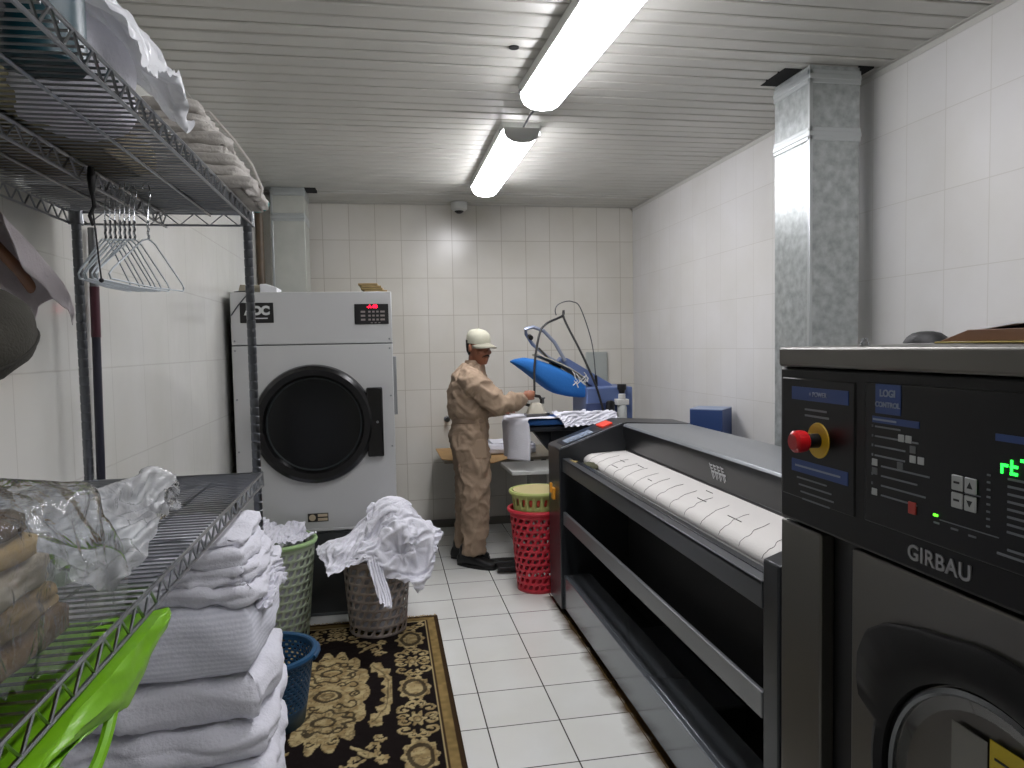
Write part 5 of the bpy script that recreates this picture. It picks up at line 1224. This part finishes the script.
creases(b, .022, 6.5, 17, (1.2, 1.2, .8), warp=.9, clip=.5); creases(b, .008, 13, 8, (1, 1, .9), warp=.8, clip=.5)
bmesh.ops.smooth_vert(b, verts=b.verts[:], factor=.4, use_axis_x=True, use_axis_y=True, use_axis_z=True)
cv = put('coverall', b, tan_c, t, angle=180)
b = BM(); loft(b, [tr(1.04, .001, .162, .124), tr(1.045, .001, .166, .128), tr(1.076, .001, .166, .128), tr(1.081, .001, .161, .123)], 32, power=2.3); put('waistband', b, mat('band_tan', '8e7a67', .9, bump=.2, bscale=160), cv)
b = BM(); nk = V((.636, 5.110, 1.442)); loft(b, [(nk+V((0, 0, -.012)), lx*.080, fx*.078), (nk+V((.003, 0, .015)), lx*.074, fx*.070), (nk+V((.006, -.001, .040)), lx*.071, fx*.066), (nk+V((.006, 0, .040)), lx*.060, fx*.058), (nk+V((.003, 0, .0)), lx*.060, fx*.058)], 24, caps=False); put('collar', b, tan_c, cv)
def patch(o, n_, w, h, name):        # flat pocket lying on the cloth
    n_ = V(n_).normalized(); s_ = V((0, 0, 1)).cross(n_).normalized(); u_ = n_.cross(s_); o = V(o); b = BM()
    M = Matrix(((s_.x, u_.x, n_.x, o.x), (s_.y, u_.y, n_.y, o.y), (s_.z, u_.z, n_.z, o.z), (0, 0, 0, 1)))
    box(b, -w/2, w/2, -h/2, h/2, -.012, -.001, M); put(name, b, tan_c, cv, bevel=.004)
patch((.640, 4.948, .86), (.1, -1, .05), .11, .13, 'side_pocket')
# shoes
shoe_m = mat('shoe_black', '0f0f10', .4)
def shoe(heel, toe):
    h, to = V((*heel, 0)), V((*toe, 0)); d_ = (to-h); L = d_.length; d_.normalize(); s_ = V((-d_.y, d_.x, 0))
    b = BM(); P = lambda a, z: h+d_*(a*L)+V((0, 0, z))
    loft(b, [(P(.01, .035), s_*.024, V((0, 0, .028))), (P(.06, .050), s_*.034, V((0, 0, .045))), (P(.18, .058), s_*.038, V((0, 0, .052))), (P(.36, .055), s_*.040, V((0, 0, .049))), (P(.55, .043), s_*.046, V((0, 0, .037))), (P(.75, .035), s_*.050, V((0, 0, .029))), (P(.90, .031), s_*.043, V((0, 0, .024))), (P(.985, .026), s_*.022, V((0, 0, .016)))], 20, power=2.6)
    limb(b, [P(.20, .08), P(.20, .125)], [.042, .042])
    b = remeshed(b, .006, 2)
    for v in b.verts: v.co.z = max(v.co.z, .012)
    so = put('shoe', b, shoe_m, t)
    b = BM(); poly = []
    for i in range(28):
        a = 2*PI*i/28; aa = .5-.5*math.cos(a) ; w = (.036+.018*min(1, aa*1.5))*abs(math.sin(a))**.6*(1 if math.sin(a) > 0 else -1)
        q = h+d_*(aa*L*1.005)+s_*w; poly.append((q.x, q.y))
    prism(b, poly, 'z', .0005, .016); put('sole', b, mat('sole_black', '181818', .7), so)
shoe((.490, 5.118), (.742, 4.925)); shoe((.455, 5.285), (.735, 5.185))
# ------------------------------------------------------------------ camera and view
cam = bpy.data.cameras.new('camera'); co = bpy.data.objects.new('camera', cam); COL.objects.link(co)
cam.sensor_width = 36; cam.lens = 714.575/1024*36; cam.clip_start = .02
yaw, pit, rol = .1770, -.0535, -.0191
f = V((math.sin(yaw)*math.cos(pit), math.cos(yaw)*math.cos(pit), math.sin(pit))); r = V((math.cos(yaw), -math.sin(yaw), 0)); u = r.cross(f)
r2 = r*math.cos(rol)+u*math.sin(rol); u2 = -r*math.sin(rol)+u*math.cos(rol)
co.matrix_world = Matrix(((r2.x, u2.x, -f.x, 0), (r2.y, u2.y, -f.y, 0), (r2.z, u2.z, -f.z, 1.58), (0, 0, 0, 1)))
SC.camera = co
w = bpy.data.worlds.new('world'); SC.world = w; w.use_nodes = True
w.node_tree.nodes['Background'].inputs[0].default_value = (.5, .55, .6, 1); w.node_tree.nodes['Background'].inputs[1].default_value = .3
SC.view_settings.view_transform = 'Standard'; SC.view_settings.look = 'None'; SC.view_settings.gamma = 1
SC.view_settings.use_curve_mapping = False; SC.view_settings.exposure = EXPO
